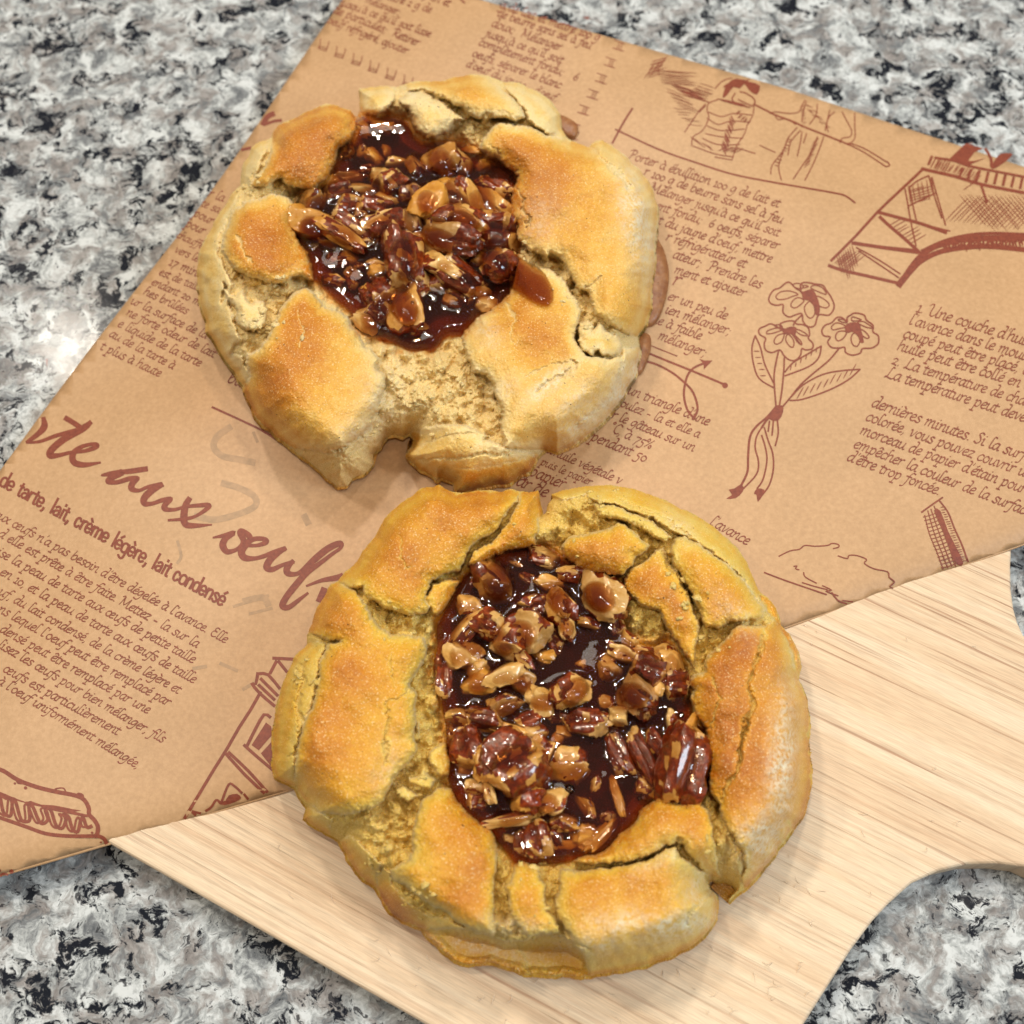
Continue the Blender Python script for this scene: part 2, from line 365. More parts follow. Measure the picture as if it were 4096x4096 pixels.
dl = (U-(1365-Vv*1365/1882))                 # distance right of the left edge
U = U+34*np.exp(-((Vv-760)/520)**2)*np.clip(1-dl/700, 0, 1)
P3 = PW(U, Vv)
for v_, q in zip(bm.verts, P3): v_.co = Vector(q)
for f in bm.faces: f.smooth = True
bm.normal_update()
if sum(f.normal.z for f in bm.faces) < 0: bmesh.ops.reverse_faces(bm, faces=list(bm.faces))
me = bpy.data.meshes.new('wrapping_paper'); bm.to_mesh(me); 
paper = empty('wrapping_paper', (0, 0, PZ)); tag(paper, 'brown paper sheet printed with French recipes and sketches, folded over, under both pastries', 'wrapping paper')
me.materials.append(PAPER); o = bpy.data.objects.new('upper_sheet', me); C.objects.link(o); par(o, paper)
md = o.modifiers.new('s', 'SOLIDIFY'); md.thickness = .00014; md.offset = -1
# under layer and rolled fold
me2 = me.copy(); me2.name = 'lower_sheet'
for v_ in me2.vertices:
    x, y, z = v_.co; v_.co = (x*.985-.001, y*.985+.0016, z-.0013)
o = bpy.data.objects.new('lower_sheet', me2); C.objects.link(o); par(o, paper)
bm.free()
V = []; F = []
uu = np.linspace(-480, 4780, 160); M = 9
for i, u in enumerate(uu):
    v = float(fold_v(u))
    q0 = PW(u, v)
    d2 = W(u, v+10, PZ)-W(u, v, PZ); n2 = np.array([d2[0], d2[1]]); n2 /= np.linalg.norm(n2)
    rr_ = .00036+.00006*math.sin(u*.004)
    for k in range(M):
        a = math.pi*k/(M-1)
        V.append((q0[0]+n2[0]*rr_*math.sin(a), q0[1]+n2[1]*rr_*math.sin(a), q0[2]-rr_*(1-math.cos(a))))
    if i:
        for k in range(M-1):
            a = (i-1)*M+k; F.append((a, a+1, a+M+1, a+M))
o = mesh_np('fold', V, F, PAPER, paper)
# ============================================================ printing on the paper
FONT = dict(a=(8, "6.5,9 4,10 1,7 .5,3 2,0 4.5,2 6.5,9;6.5,9 6,3 6.5,0 8,1"), b=(7.5, "1.5,17 .6,6 1,1 3,0 6,3 6,8 4,10 1,6"), c=(6.5, "6,8.5 4,10 1,7 .5,3 2,0 5.5,1.5"),
 d=(8.2, "6.5,9 4,10 1,7 .5,3 2,0 4.5,2 6.5,8;4.8,17.6 7.2,17 6.5,8 6,2 7,0 8.2,1"), e=(6.5, "1,4.5 5,6 5.5,8.5 4,10 1,7 .5,3 2.5,0 5.8,1.5"), f=(5.5, "8,16.3 5.6,17 3.5,13 2.5,3 1,-5 -2,-6.6;0,10 5.8,10"),
 g=(8, "6.5,9 4,10 1,7 .5,3.5 2,1 4.5,3 6.5,9;6.8,9.6 6,0 4,-6 1,-7 -1,-5.5"), h=(8.3, "3.5,17 1.5,16.5 1,8 .5,0;.8,5 3,9 5.5,10 6,7 5.5,2 6.5,0 8.3,1"), i=(4, "0,8 1.5,10 1,3 1.8,0 3.8,1;2.2,13.3 2.8,14.2"),
 j=(4, "0,8 2,10 1.5,0 0,-6 -3,-7;2.2,13.3 2.8,14.2"), l=(4.2, "4.3,16.4 2,17 1.2,9 1,2 2,0 3.8,1"), m=(12.3, "0,8 1.5,10 1,0;1.2,5 3.5,9.5 5.3,9.5 5,0;5.2,5 7.5,9.5 9.5,9.5 9.2,2 10.2,0 12,1"),
 n=(8.3, "0,8 1.5,10 1,0;1.2,5 4,9.5 6,9.5 5.7,2 6.5,0 8,1"), o=(7.5, "4,10 1,7.5 .7,3 3,0 6,2.5 6.3,7 4,10"), p=(8, "0,8 1.7,10 1,0 0,-7;-1.5,-7 2,-7;1.2,6 4,10 6.3,8 6,3 3.5,0 1,1.5"), q=(8, "6.5,9 4,10 1,7 .5,3 2,0 4.5,2 6.5,9;6.9,10 6,0 5.5,-7"),
 r=(5.8, "0,8 1.5,10 1,0;1.2,5 3.5,9.5 6,9.5"), s=(6, "5.5,9 3.5,10 1.5,8 3,5.5 5,3 4,.3 2,0 0,1.5"), t=(5, "2.4,13.5 1.2,4 2,0 4.5,1;-.5,10 4.8,10"), u=(8.3, "0,8 1.5,10 1,3 2,0 4,1 6,5;6.8,10 6,3 6.8,0 8.2,1"), v=(7, "0,9 1.5,10 2.5,0 5,5 6.5,10"),
 x=(7.2, "0,9 1.5,10 4,3 5.5,0 7,1;6.5,10 0,0"), z=(6.8, ".5,9 2,10 6,9.8 3,5 0,0 3,.8 6,0"))
FONT.update({'0': (7, "3.5,9 1,7 .8,2.5 3.2,0 6,2.5 6,6.5 3.5,9"), '1': (5, "1,8 3,10 2.5,0;.8,0 4.5,0"), '2': (6.8, ".5,7.5 3,10 5.5,8 3,3 .5,.5 3,1 6,0"), '5': (6.8, "6,10 2,9.5 1.5,5.5 4.5,4 4,-3 1,-5 -1,-4"), '6': (7, "6,15 2,10 .8,4 3,0 6,3 5.3,7.5 2,6"), '7': (7, "1,9.5 6.5,9.5 3,2 1.5,-5"),
 ',': (3.5, "1.8,1 1.2,-1.5 0,-3"), '.': (3.5, "1,.2 1.8,.9"), ';': (4, "1.8,1 1.2,-1.5 0,-3;2,7 2.8,7.8"), '-': (7, "1,5 5,5.3"), "'": (3, "2.4,17 1.4,13"), '°': (5, "2,17 .5,15 2,13 3.5,15 2,17"), '%': (10, "2,15 .5,12 2,9 3.5,12 2,15;8,15 1,0;7,6 5.5,3 7,0 8.5,3 7,6"),
 'E': (9, "7,16 4,17 2,14 4,10.5 6.5,10 2,9.5 1,4 4,0 8,2"), 'M': (14, "-1,14.5 2,16.5 1,0;2,16 6,3 10.5,16.5;10.5,16.5 10.6,2 12,0 13.6,1"), 'P': (8.8, "-1.5,13.5 1,16.5 5.5,17 8,13.5 6,9.5 3,8.5;3,16.5 2,5 1,0 -1,-1"), 'R': (9.2, "-1.5,13.5 1,16.5 5.5,17 8,13.5 6,9.5 3,8.5;3,16.5 2,5 1,0;3,8.5 6,3 9,0"),
 'S': (8, "7,15 5,17 2,14 5,9 6,4 3,0 0,2"), 'U': (12, "-2,13 0,16.5 2.5,15.5 2,5 3.5,0 7,2 9.2,8;10.2,16.5 9,3 10,0 11.8,1"), 'L': (10, "6,16 4.3,17 3.2,9 2.2,1.5 0,0 1.3,1.8 4,.5 8,0 10,1.8"), 'C': (8, "8,14.5 5,17 1.5,12 1.5,4 4.5,0 8,2")})
FONT['œ'] = (12.5, FONT['o'][1]+';'+'6,4.5 10,6 10.7,8.5 9,10 6.5,7.5 6,3 7.5,0 11,1.5')
ACC = {'é': ('e', '3.5,12.8 5.8,15.6'), 'è': ('e', '1.8,15.6 4,12.8'), 'ê': ('e', '1,12.5 3.6,15 5.4,12.5'), 'à': ('a', '2.2,15.6 4.4,12.8'), 'â': ('a', '2,12.5 4.4,15 6.4,12.5'), 'û': ('u', '2,12.5 4.4,15 6.4,12.5')}
for k, (b, a) in ACC.items(): FONT[k] = (FONT[b][0], FONT[b][1]+';'+a)
SANS = dict(FONT)
SANS.update(a=(7.5, "1,8 3.5,10 6,8 6,0;6,6 2,5 .8,2 3,0 6,2"), d=(8, "6.5,17 6.5,0;6.5,8 4,10 1,8 1,2 4,0 6.5,2"), e=(7.5, "1,5 6.2,5 6,8.5 3.6,10 1,8 1,2 3.6,0 6.2,2"), c=(7, "6,7.5 3.6,10 1,8 1,2 3.6,0 6,2.5"), t=(5, "2.5,13.5 2.5,1 4.5,0;.4,10 4.6,10"), r=(5.5, "1.2,10 1.2,0;1.2,7 3,9.8 5,9.8"), l=(3.6, "1.8,17 1.8,0"), i=(3.6, "1.8,10 1.8,0;1.8,13.8 1.8,15.4"),
 m=(12, "1.2,10 1.2,0;1.2,7.5 3.8,10 6,8 6,0;6,7.5 8.6,10 10.8,8 10.8,0"), n=(8, "1.2,10 1.2,0;1.2,7.5 4,10 6.6,8 6.6,0"), o=(8, "4,10 1,8 1,2 4,0 7,2 7,8 4,10"), s=(7, "6,8 3.5,10 1,8 3.5,5.4 6,2.5 3.5,0 .8,2"), g=(8, "6.5,10 6.5,-4 4,-6.5 1,-4.5;6.5,8 4,10 1,8 1,2 4,0 6.5,2"))
for k, (b, a) in (('é', ('e', '3,12.5 5.4,15.5')), ('è', ('e', '2,15.5 4.2,12.5'))): SANS[k] = (SANS[b][0], SANS[b][1]+';'+a)
SANS[','] = (4, "2.2,1.5 2,-1 1,-3"); SANS[' '] = FONT[' '] = (5.2, '')
class Ink:
    """flat print: ribbons in photo pixels laid on the paper surface"""
    def __init__(s): s.V = []; s.F3 = []; s.off = []; s.k = 0
    def ribbon(s, P, wd, smooth=4, nib=None, closed=False, taper=0):
        P = np.asarray(P, float)
        if smooth and len(P) > 2: 
            wd_ = np.asarray(wd, float)*np.ones(len(P)); Q = smooth_poly(np.column_stack([P, wd_]), smooth, closed); P, wd_ = Q[:, :2], Q[:, 2]
        else: wd_ = np.asarray(wd, float)*np.ones(len(P))
        if closed: P = np.vstack([P, P[:1]]); wd_ = np.append(wd_, wd_[0])
        T = np.gradient(P, axis=0); L = np.hypot(T[:, 0], T[:, 1])+1e-9; T = T/L[:, None]
        wv_ = wd_.copy()
        if nib is not None:
            th = np.arctan2(-T[:, 1], T[:, 0]); wv_ = wd_*(.34+.66*np.abs(np.sin(th-nib)))
        if taper: 
            s_ = np.linspace(0, 1, len(P)); wv_ = wv_*np.clip(np.minimum(s_, 1-s_)*taper+.25, 0, 1)
        ex = wv_[0]*.3; P = P.copy(); P[0] -= T[0]*ex; P[-1] += T[-1]*ex
        N = np.column_stack([-T[:, 1], T[:, 0]])*wv_[:, None]*.5
        n0 = len(s.V); s.k += 1; kk = s.k % 31
        for i in range(len(P)):
            s.V.append(P[i]+N[i]); s.V.append(P[i]-N[i]); oo = kk*2.2e-6+i*2.5e-7; s.off += [oo, oo]
            if i: a = n0+2*(i-1); s.F3 += [(a, a+1, a+3), (a, a+3, a+2)]
    def fill(s, P, smooth=3):
        P = smooth_poly(P, smooth) if smooth else np.asarray(P, float)
        from mathutils.geometry import tessellate_polygon
        tr = tessellate_polygon([[Vector((x, y, 0)) for x, y in P]])
        n0 = len(s.V); s.k += 1; kk = s.k % 31
        s.V += [p for p in P]; s.off += [kk*2.2e-6]*len(P); s.F3 += [(a+n0, b+n0, c+n0) for a, b, c in tr]
    def dot(s, x, y, r): 
        a = np.linspace(0, 2*math.pi, 10)[:-1]; s.fill(np.column_stack([x+r*np.cos(a), y+r*np.sin(a)]), 0)
    def text(s, txt, x0, y0, x1, y1, font=FONT, fit=None, nib=R(38), pen=1.75, slant=.14, xs=1.0, hy=.80):
        d = np.array([x1-x0, y1-y0], float); L = np.hypot(*d); d /= L; n = np.array([d[1], -d[0]])
        wid = lambda q: sum(font.get(c, (6, ''))[0] for c in q)
        k = L/wid(fit or txt)
        x = 0
        for ch in txt:
            wch, st = font.get(ch, (6, ''))
            for sub in st.split(';'):
                pts = [tuple(map(float, q.split(','))) for q in sub.split()]
                if len(pts) < 2: continue
                pp = [np.array([x0, y0])+d*(x+px+py*slant)*k+n*py*k*hy for px, py in pts]
                s.ribbon(pp, pen*k*(1 if nib is not None else 1), 3, nib)
            x += wch
    def build(s, name, mat=None, parent=None, base=.00004):
        A = np.array(s.V); P = PW(A[:, 0], A[:, 1], 0.0); P[:, 2] += base+np.array(s.off)
        o = mesh_np(name, P, np.array(s.F3), mat or INK, parent or paper, smooth=False)
        return o
def para(name, ox, oy, sc_, lines, **kw):
    k = Ink()
    for L in lines:
        txt, a, b, c, d = L[:5]; fit = L[5] if len(L) > 5 else None
        k.text(txt, a/sc_+ox, b/sc_+oy, c/sc_+ox, d/sc_+oy, fit=fit, **kw)
    return k
TX = [
 (1200, 0, 1.486, [("et un oeuf en et", 530, -90, 885, 40), ("mettre 2 g de", 470, -20, 775, 78), ("r mélanger;", 350, 0, 590, 92), ("jusqu'à ce qu'il soit lisse", 235, 30, 770, 222), ("de particules;  Retirer", 195, 75, 700, 275), ("oeuf réfrigéré, ajouter", 160, 135, 635, 322)]),
 (1200, 0, 1.486, [("g de lait et mettre 100 g", 1185, 48, 1775, 245), ("de beurre sans sel à feu", 1170, 95, 1725, 292), ("doux;  Mélanger", 1135, 155, 1545, 303), ("jusqu'à ce qu'il soit", 1100, 215, 1555, 380), ("complètement fondu;   6", 1060, 268, 1645, 482), ("oeufs, séparer le blanc", 1020, 333, 1545, 528), ("d'oeuf du jaune", 985, 395, 1330, 530), ("d'oeuf,", 1390, 550, 1525, 603)]),
 (2350, 600, 1.932, [("Porter à ébullition 100 g de lait et", 315, 65, 1475, 445), ("r 100 g de beurre sans sel à feu", 430, 190, 1500, 570), ("Mélanger jusqu'à ce qu'il soit", 480, 315, 1475, 670), ("ent fondu;  6 oeufs, séparer", 520, 455, 1470, 770), ("t du jaune d'oeuf, mettre", 540, 570, 1415, 873), ("r réfrigérateur et", 600, 697, 1215, 912), ("ateur;  Prendre les", 655, 832, 1335, 1072), ("ment et ajouter", 665, 950, 1210, 1137), ("r", 650, 1040, 700, 1056), ("er un peu de", 615, 1155, 1070, 1312), ("ien mélanger;", 595, 1258, 1095, 1432), ("me à faible", 470, 1320, 870, 1468), ("mélanger;", 540, 1460, 905, 1600)]),
 (2300, 1350, 2.147, [("un triangle d'une", 445, 478, 1140, 758), ("oulez - la et elle a", 385, 590, 1060, 863), ("r le gâteau sur un", 310, 690, 1015, 980), ("°C, à 75%", 285, 800, 650, 962), ("pendant 50", 130, 880, 600, 1072), ("d'huile végétale v", -250, 985, 385, 1262), ("puis le papier", -300, 1090, 130, 1270), ("papier", -400, 1180, -105, 1300), ("ar de", -510, 1265, -250, 1375), ("l'avance", 1150, 1605, 1475, 1785)]),
 (3300, 1150, 1.932, [("1. Une couche d'huile de", 700, 185, 1538, 445, "1. Une couche d'hui"), ("l'avance dans le moule c", 645, 280, 1538, 562, "l'avance dans le moul"), ("coupé peut être placé, au", 600, 385, 1490, 655, "coupé peut être placé,"), ("huile peut être collé en ma", 555, 480, 1500, 772, "huile peut être collé en"), ("2. La température de chau", 510, 590, 1538, 912, "2. La température de cha"), ("La température peut deven", 460, 690, 1538, 1040, "La température peut deve"),
  ("dernières minutes. Si la surface", 355, 918, 1538, 1335, "dernières minutes. Si la surf"), ("colorée, vous pouvez couvrir un", 310, 1025, 1538, 1462, "colorée, vous pouvez couvrir u"), ("morceau de papier d'étain pour", 265, 1130, 1538, 1592), ("empêcher la couleur de la surface", 215, 1235, 1538, 1755, "empêcher la couleur de la surfac"), ("d'être trop foncée.", 165, 1335, 880, 1607)]),
 (0, 700, 1.932, [("r la", 1605, 165, 1725, 208), ("te sa", 1550, 240, 1690, 295), ("pour", 1490, 315, 1635, 383), ("pour", 1430, 395, 1570, 460), ("chauffe", 1360, 480, 1560, 572), ("vers le", 1345, 595, 1525, 672), ("17 min", 1300, 692, 1515, 785), ("est de taill", 1225, 770, 1530, 895), ("endant 20 m", 1165, 845, 1540, 1012), ("hes brûlées", 1105, 920, 1440, 1078), ("ur la surface de la", 1005, 992, 1590, 1267), ("ne forte odeur de lait", 970, 1080, 1650, 1413), ("e liquide de la tarte", 905, 1168, 1540, 1483), ("au de la tarte à", 840, 1245, 1335, 1503), ("t plus à haute", 770, 1345, 1230, 1562), ("bu", 1755, 1598, 1860, 1640)]),
 (0, 2200, 1.932, [("aux œufs n'a pas besoin d'être dégelée à l'avance. Elle", -60, -264, 1740, 722), ("d elle est prête à être faite. Mettez - la sur la", -20, -108, 1520, 757), ("ise la peau de tarte aux œufs de petite taille", -30, 35, 1490, 877), ("en 10, et la peau de tarte aux œufs de taille", -5, 188, 1495, 1032), ("uf, du lait condensé, de la crème légère et", -15, 340, 1375, 1112), ("ns lequel l'oeuf peut être remplacé par", -20, 475, 1295, 1207), ("densé peut être remplacé par une", -5, 630, 1140, 1267), ("lisez les œufs pour bien mélanger, fils", -20, 750, 1255, 1492), (" œufs est particulièrement", -10, 920, 905, 1432), ("à l'oeuf uniformément mélangée,", -25, 1030, 1060, 1692)]),
]
for k, (ox, oy, s_, L) in enumerate(TX):
    para('p', ox, oy, s_, L, pen=2.0 if k in (0, 1) else 1.9).build('printed_text')
k = Ink(); k.text("de tarte, lait, crème légère, lait condensé", -8/1.38, 1600+468/1.38, 1228/1.38, 1600+1140/1.38, font=SANS, nib=None, pen=2.5, slant=0, hy=1.02); k.build('printed_subtitle')
# hand-lettered title
k = Ink(); T = lambda ox, oy, s, txt: Z(ox, oy, s, txt)
def br(ox, oy, s, txt):
    a = np.array([[float(q) for q in p.split(',')] for p in txt.split()]); k.ribbon(a[:, :2]/s+np.array([ox, oy]), a[:, 2]/s*1.12, 6)
A = (80, 1640, 1.365)
br(*A, "128,45,20 133,90,34 100,130,26 50,168,20 40,178,12 110,172,16 200,140,20 330,105,22"); br(*A, "250,45,26 300,75,26 345,108,28"); br(*A, "385,68,22 345,100,34 240,160,34 175,215,34 165,248,34 210,248,22 280,232,18 350,225,18 410,205,24 420,190,22 385,188,18 330,205,22 290,240,30 295,285,32 350,300,26 435,288,10")
br(*A, "690,322,26 600,335,26 500,345,20 445,357,10 500,350,24 560,340,30 500,370,30 480,392,24 530,395,22 600,375,24 645,372,18 615,400,30 610,430,30 650,440,18 700,420,18 770,408,26"); br(*A, "775,408,24 720,440,34 680,480,34 680,510,30 720,512,20 780,492,22 825,485,20 795,515,28 790,540,26 840,545,18 900,530,16 970,522,20 1030,520,24 1020,540,22 960,580,16 900,595,18 815,602,12"); br(*A, "925,485,26 905,520,32 895,580,36 905,625,32 960,632,24 1040,627,8")
A = (820, 2050, 1.82)
br(*A, "60,183,12 130,170,26 210,148,32 150,190,40 130,240,46 160,285,38 220,275,26 270,240,34 280,200,40 255,150,38 270,135,34 320,170,40 330,200,34"); br(*A, "300,240,24 380,240,24 440,220,34 445,200,30 400,190,30 340,200,34 290,240,50 265,290,48 290,330,44 360,335,28 430,318,28 500,290,30 580,265,34"); br(*A, "585,262,26 520,300,44 470,350,46 450,400,46 490,415,36 560,385,26 640,360,28"); br(*A, "640,355,28 600,400,42 600,440,42 650,450,30 700,430,30 800,340,44 900,260,44 985,225,38 985,260,24 930,300,24 830,375,30 740,440,40 660,530,44 590,620,42 565,680,44 610,690,34 680,640,26 745,590,16"); br(*A, "740,535,14 850,495,26 960,475,38 1000,450,20"); br(*A, "870,565,50 840,640,54")
k.build('printed_title')
# marks, rules and arrows
k = Ink()
def pl(ox, oy, s, wd, *strs, sm=4, **kw):
    for q in strs: k.ribbon(Z(ox, oy, s, q), wd, sm, **kw)
pl(0, 1600, 1.38, 9, "1172,40 1230,66 1330,112 1440,165 1540,228", sm=3)
for cx_, cy_ in [(140, 268), (238, 312), (338, 355), (438, 398), (540, 442), (640, 484)]:
    c_ = Z(1200, 0, 1.486, '%g,%g' % (cx_, cy_))[0]
    for dx, dy, ex, ey, w_ in [(-12, -26, -18, 14, 3), (22, -14, 10, 24, 3.4), (-18, 2, 14, 12, 2.2), (-22, 8, 12, 18, 2.2), (-24, 14, 8, 24, 2.6)]:
        k.ribbon([c_+(dx, dy), c_+((dx+ex)/2+1, (dy+ey)/2), c_+(ex, ey)], w_, 2)
for cx_, cy_ in [(1893, 272), (1842, 372), (1790, 468), (1740, 562), (1685, 655), (1630, 758), (1620, 800)]:
    c_ = Z(1200, 0, 1.486, '%g,%g' % (cx_, cy_))[0]
    for dx, dy, ex, ey, w_ in [(-16, -22, 24, -8, 3), (-24, 8, 20, 22, 3.4), (2, -12, -8, 16, 2.2), (9, -10, -1, 18, 2.2), (16, -8, 6, 20, 2.6)]:
        k.ribbon([c_+(dx, dy), c_+((dx+ex)/2, (dy+ey)/2), c_+(ex, ey)], w_, 2)
k.build('printed_ladder_marks'); k = Ink()
pl(1200, 0, 1.486, 7, "955,-5 978,18"); pl(700, 200, 1.756, 22, "620,520 650,470 690,450"); pl(700, 200, 1.756, 12, "640,520 700,500 745,495", "470,702 530,688")
pl(2400, 150, 1.61, 8, "208,458 150,550 80,680"); pl(2400, 150, 1.61, 7, "100,592 200,640 400,730 600,800 850,880 1100,930 1300,965 1500,1000 1580,1020 1642,1065")
k.build('printed_rule_line'); k = Ink(); pl(2300, 1350, 2.147, 5, "650,70 875,160"); pl(2300, 1350, 2.147, 9, "600,122 800,205 1000,285 1285,405", "560,193 700,232 830,300 920,370 1000,450 1040,540 1052,620 1025,690", "1025,695 975,640 945,560 935,480 945,400 970,320 1020,262 1100,225", sm=5)
k.fill(Z(2300, 1350, 2.147, "1065,182 1110,198 1182,198 1145,235 1106,278 1104,228"), 0); k.dot(2300+1288/2.147, 1350+412/2.147, 12)
k.build('printed_arrow'); k = Ink()
# hand-drawn cart scene at the top edge
S = (2400, 150, 1.61)
rs = np.random.RandomState(3)
def hatch(x0, y0, x1, y1, dx, dy, n, w_=2.6, jit=6, s=S):
    for i in range(n):
        f_ = i/max(n-1, 1); a = np.array([x0+(x1-x0)*f_, y0+(y1-y0)*f_])+rs.uniform(-jit, jit, 2); b = a+np.array([dx, dy])*rs.uniform(.7, 1.1); m = (a+b)/2+rs.uniform(-jit, jit, 2)*.6
        k.ribbon(np.array([a, m, b])/s[2]+np.array(s[:2]), w_, 3, taper=3)
hatch(335, 150, 300, 260, 110, -30, 10); hatch(440, 120, 330, 190, -60, 90, 8); hatch(360, 210, 400, 290, 250, 20, 9); hatch(430, 290, 560, 380, 200, 60, 11); hatch(420, 330, 500, 440, 160, 60, 8, 2); hatch(640, 300, 560, 360, 120, 40, 10, 2.4); hatch(470, 450, 560, 560, 100, 10, 6, 2)
pl(*S, 4, "740,330 790,280 850,262", "545,610 600,530 640,470 680,430", "760,400 700,425 690,470 700,520 660,600 600,640 590,700", "990,430 985,500 950,560 930,620 880,700 850,790", "700,480 780,510 860,490 975,500", "690,520 760,560 840,540 960,545", "690,570 780,600 930,590", "680,620 780,640 920,650", "660,650 760,690 900,690", "600,700 740,750 860,770", "740,770 850,790", "640,480 680,440", "1030,695 1130,742", "880,710 1000,748")
hatch(790, 330, 900, 310, 60, -40, 8, 5); hatch(760, 400, 880, 430, 110, 20, 8, 4.5); hatch(840, 500, 780, 700, 30, 60, 12, 6, 5); hatch(870, 500, 940, 560, 30, -30, 9, 3); hatch(760, 730, 860, 740, 60, -30, 9, 3); hatch(580, 640, 700, 700, 40, 40, 10, 2.4)
k.fill(Z(*S, "880,265 960,285 1030,310 1010,370 960,340 930,300 900,330 860,320 820,370 790,390 800,340 830,290"), 2)
pl(*S, 5, "900,350 940,360 995,400 985,440 930,420 890,400", "870,360 850,400 890,430 960,450")
pl(*S, 7, "990,430 1060,465 1130,500 1250,545 1300,570 1400,610 1540,665 1600,690"); pl(*S, 5, "1600,690 1700,740 1840,832", "1600,680 1700,715 1850,805", "1840,832 1865,825 1850,800")
pl(*S, 4, "1095,490 1130,480 1220,490 1280,480 1300,440 1320,405", "1130,510 1150,530 1200,525 1260,560", "1330,410 1310,470 1300,540", "1400,430 1390,500 1350,560", "1480,470 1460,560 1470,610", "1560,480 1590,540 1620,600 1610,640 1560,650 1545,680", "1640,490 1640,560 1640,650 1600,690", "1510,480 1470,520 1450,600", "1270,580 1210,650 1180,730 1110,820 1100,880", "1290,600 1230,670 1210,760", "1180,740 1150,830 1168,920", "1440,640 1420,700 1380,800 1320,920", "1400,640 1360,740 1300,830 1245,912", "1300,610 1290,680 1270,765", "1330,620 1310,680")
hatch(1370, 680, 1310, 840, 50, -40, 14, 2.4, 2); hatch(1320, 430, 1440, 560, 40, 20, 12, 2.6, 12); hatch(1290, 450, 1300, 560, 30, -10, 8, 2.6, 4); hatch(1210, 650, 1120, 820, 30, 10, 10, 4, 3)
k.build('printed_cart_scene')
# bridge and tower foot
k = Ink(); S = (3250, 500, 2.284)
pl(*S, 11, "1005,405 960,450 800,600 590,800 400,1010 170,1240", sm=2); pl(*S, 13, "1000,400 1080,420 1300,470 1550,545 1932,620", "150,1285 280,1330 500,1380 780,1445", "610,800 800,850 1000,905 1220,985", "615,840 700,920 830,1030 980,1165", "365,1080 500,1100 700,1130 960,1165", sm=3)
pl(*S, 6, "640,805 900,880 1255,970", "380,1070 640,1110 950,1140", "400,1120 600,1230 800,1360", "420,1150 600,1270 785,1395", "845,585 870,720 895,870 945,1105", "885,560 920,750 950,880", "1060,460 1110,640 1180,850", "1090,480 1150,690 1215,915", "1060,465 960,510 885,570", "1130,620 980,690 870,745", sm=3)
pl(*S, 10, "1060,360 1090,290", "1120,300 1300,330 1450,380 1932,475", "1540,550 1590,700", "1270,310 1420,180"); pl(*S, 12, "1580,220 1630,310 1645,390 1760,320 1810,270"); k.fill(Z(*S, "1720,262 1820,270 1740,350 1640,385 1660,330"), 2)
k.fill(Z(*S, "1250,310 1400,170 1560,215 1480,250 1420,330 1480,330 1590,300 1400,380"), 1)
hatch(1080, 400, 1200, 430, 60, -110, 7, 5, 6, S); hatch(1180, 420, 1480, 500, 60, -90, 14, 4, 6, S); hatch(1380, 600, 1460, 520, 90, -60, 5, 3.5, 6, S); hatch(1290, 330, 1360, 190, 120, -40, 6, 4, 5, S)
for i in range(8): a = 1370+i*78; pl(*S, 11, "%g,%g %g,%g" % (a, 395+i*14, a-20 if i > 2 else a-30, 480+i*14))
hatch(1340, 640, 1932, 640, 260, 300, 17, 3.4, 8, S); hatch(1220, 870, 1860, 960, 240, -240, 18, 3.4, 8, S); hatch(870, 560, 1080, 480, 30, 180, 6, 4, 4, S); hatch(880, 600, 900, 720, 200, -60, 6, 4, 4, S)
hatch(220, 1200, 360, 1100, 60, 220, 8, 4, 4, S); hatch(200, 1260, 300, 1340, 180, -150, 8, 4, 4, S); hatch(700, 920, 900, 1080, 140, -80, 8, 4, 4, S)
pl(*S, 24, "790,1465 850,1380 920,1280 1000,1190 1100,1120 1250,1070 1400,1045 1600,1035 1932,1035", sm=4)
pl(*S, 20, "805,1440 900,1330 1000,1240 1150,1165 1350,1125 1600,1110 1932,1140"); pl(*S, 12, "1000,1150 1200,1060 1400,1010 1620,990 1932,1000")
k.fill(Z(*S, "760,1445 840,1350 960,1200 1010,1170 1060,1190 1000,1260 900,1370 812,1480"), 1)
hatch(1180, 1060, 1900, 1020, 30, 100, 26, 7, 6, S); hatch(1200, 1130, 1880, 1100, 60, -80, 22, 6, 6, S)
k.build('printed_bridge')
# flower bunch
k = Ink(); S = (2850, 1100, 1.932)
fl_ = ["680,120 640,100 600,60 570,60 520,100 470,120 435,180 450,220 500,235 545,230 545,290 590,325 640,310 690,300 700,360 740,400 790,390 820,310 900,310 940,250 920,180 880,120 850,80 790,70 740,60 700,60 680,80",
 "560,440 520,390 550,365 620,355 650,380 700,385 740,410 750,460 740,490 775,530 770,570 720,580 690,570 680,620 640,660 590,655 550,620 520,580 460,600 410,580 400,530 410,490 365,460 360,420 410,395 460,380",
 "1040,360 1000,330 960,330 920,370 870,390 845,430 860,470 910,480 890,520 920,560 980,565 1020,560 1030,600 1080,620 1140,605 1160,570 1230,565 1280,530 1280,470 1240,440 1240,390 1190,350 1170,310 1100,295 1070,310 1040,330"]
for f_ in fl_: k.ribbon(Z(*S, f_), 6.5, 5, closed=True)
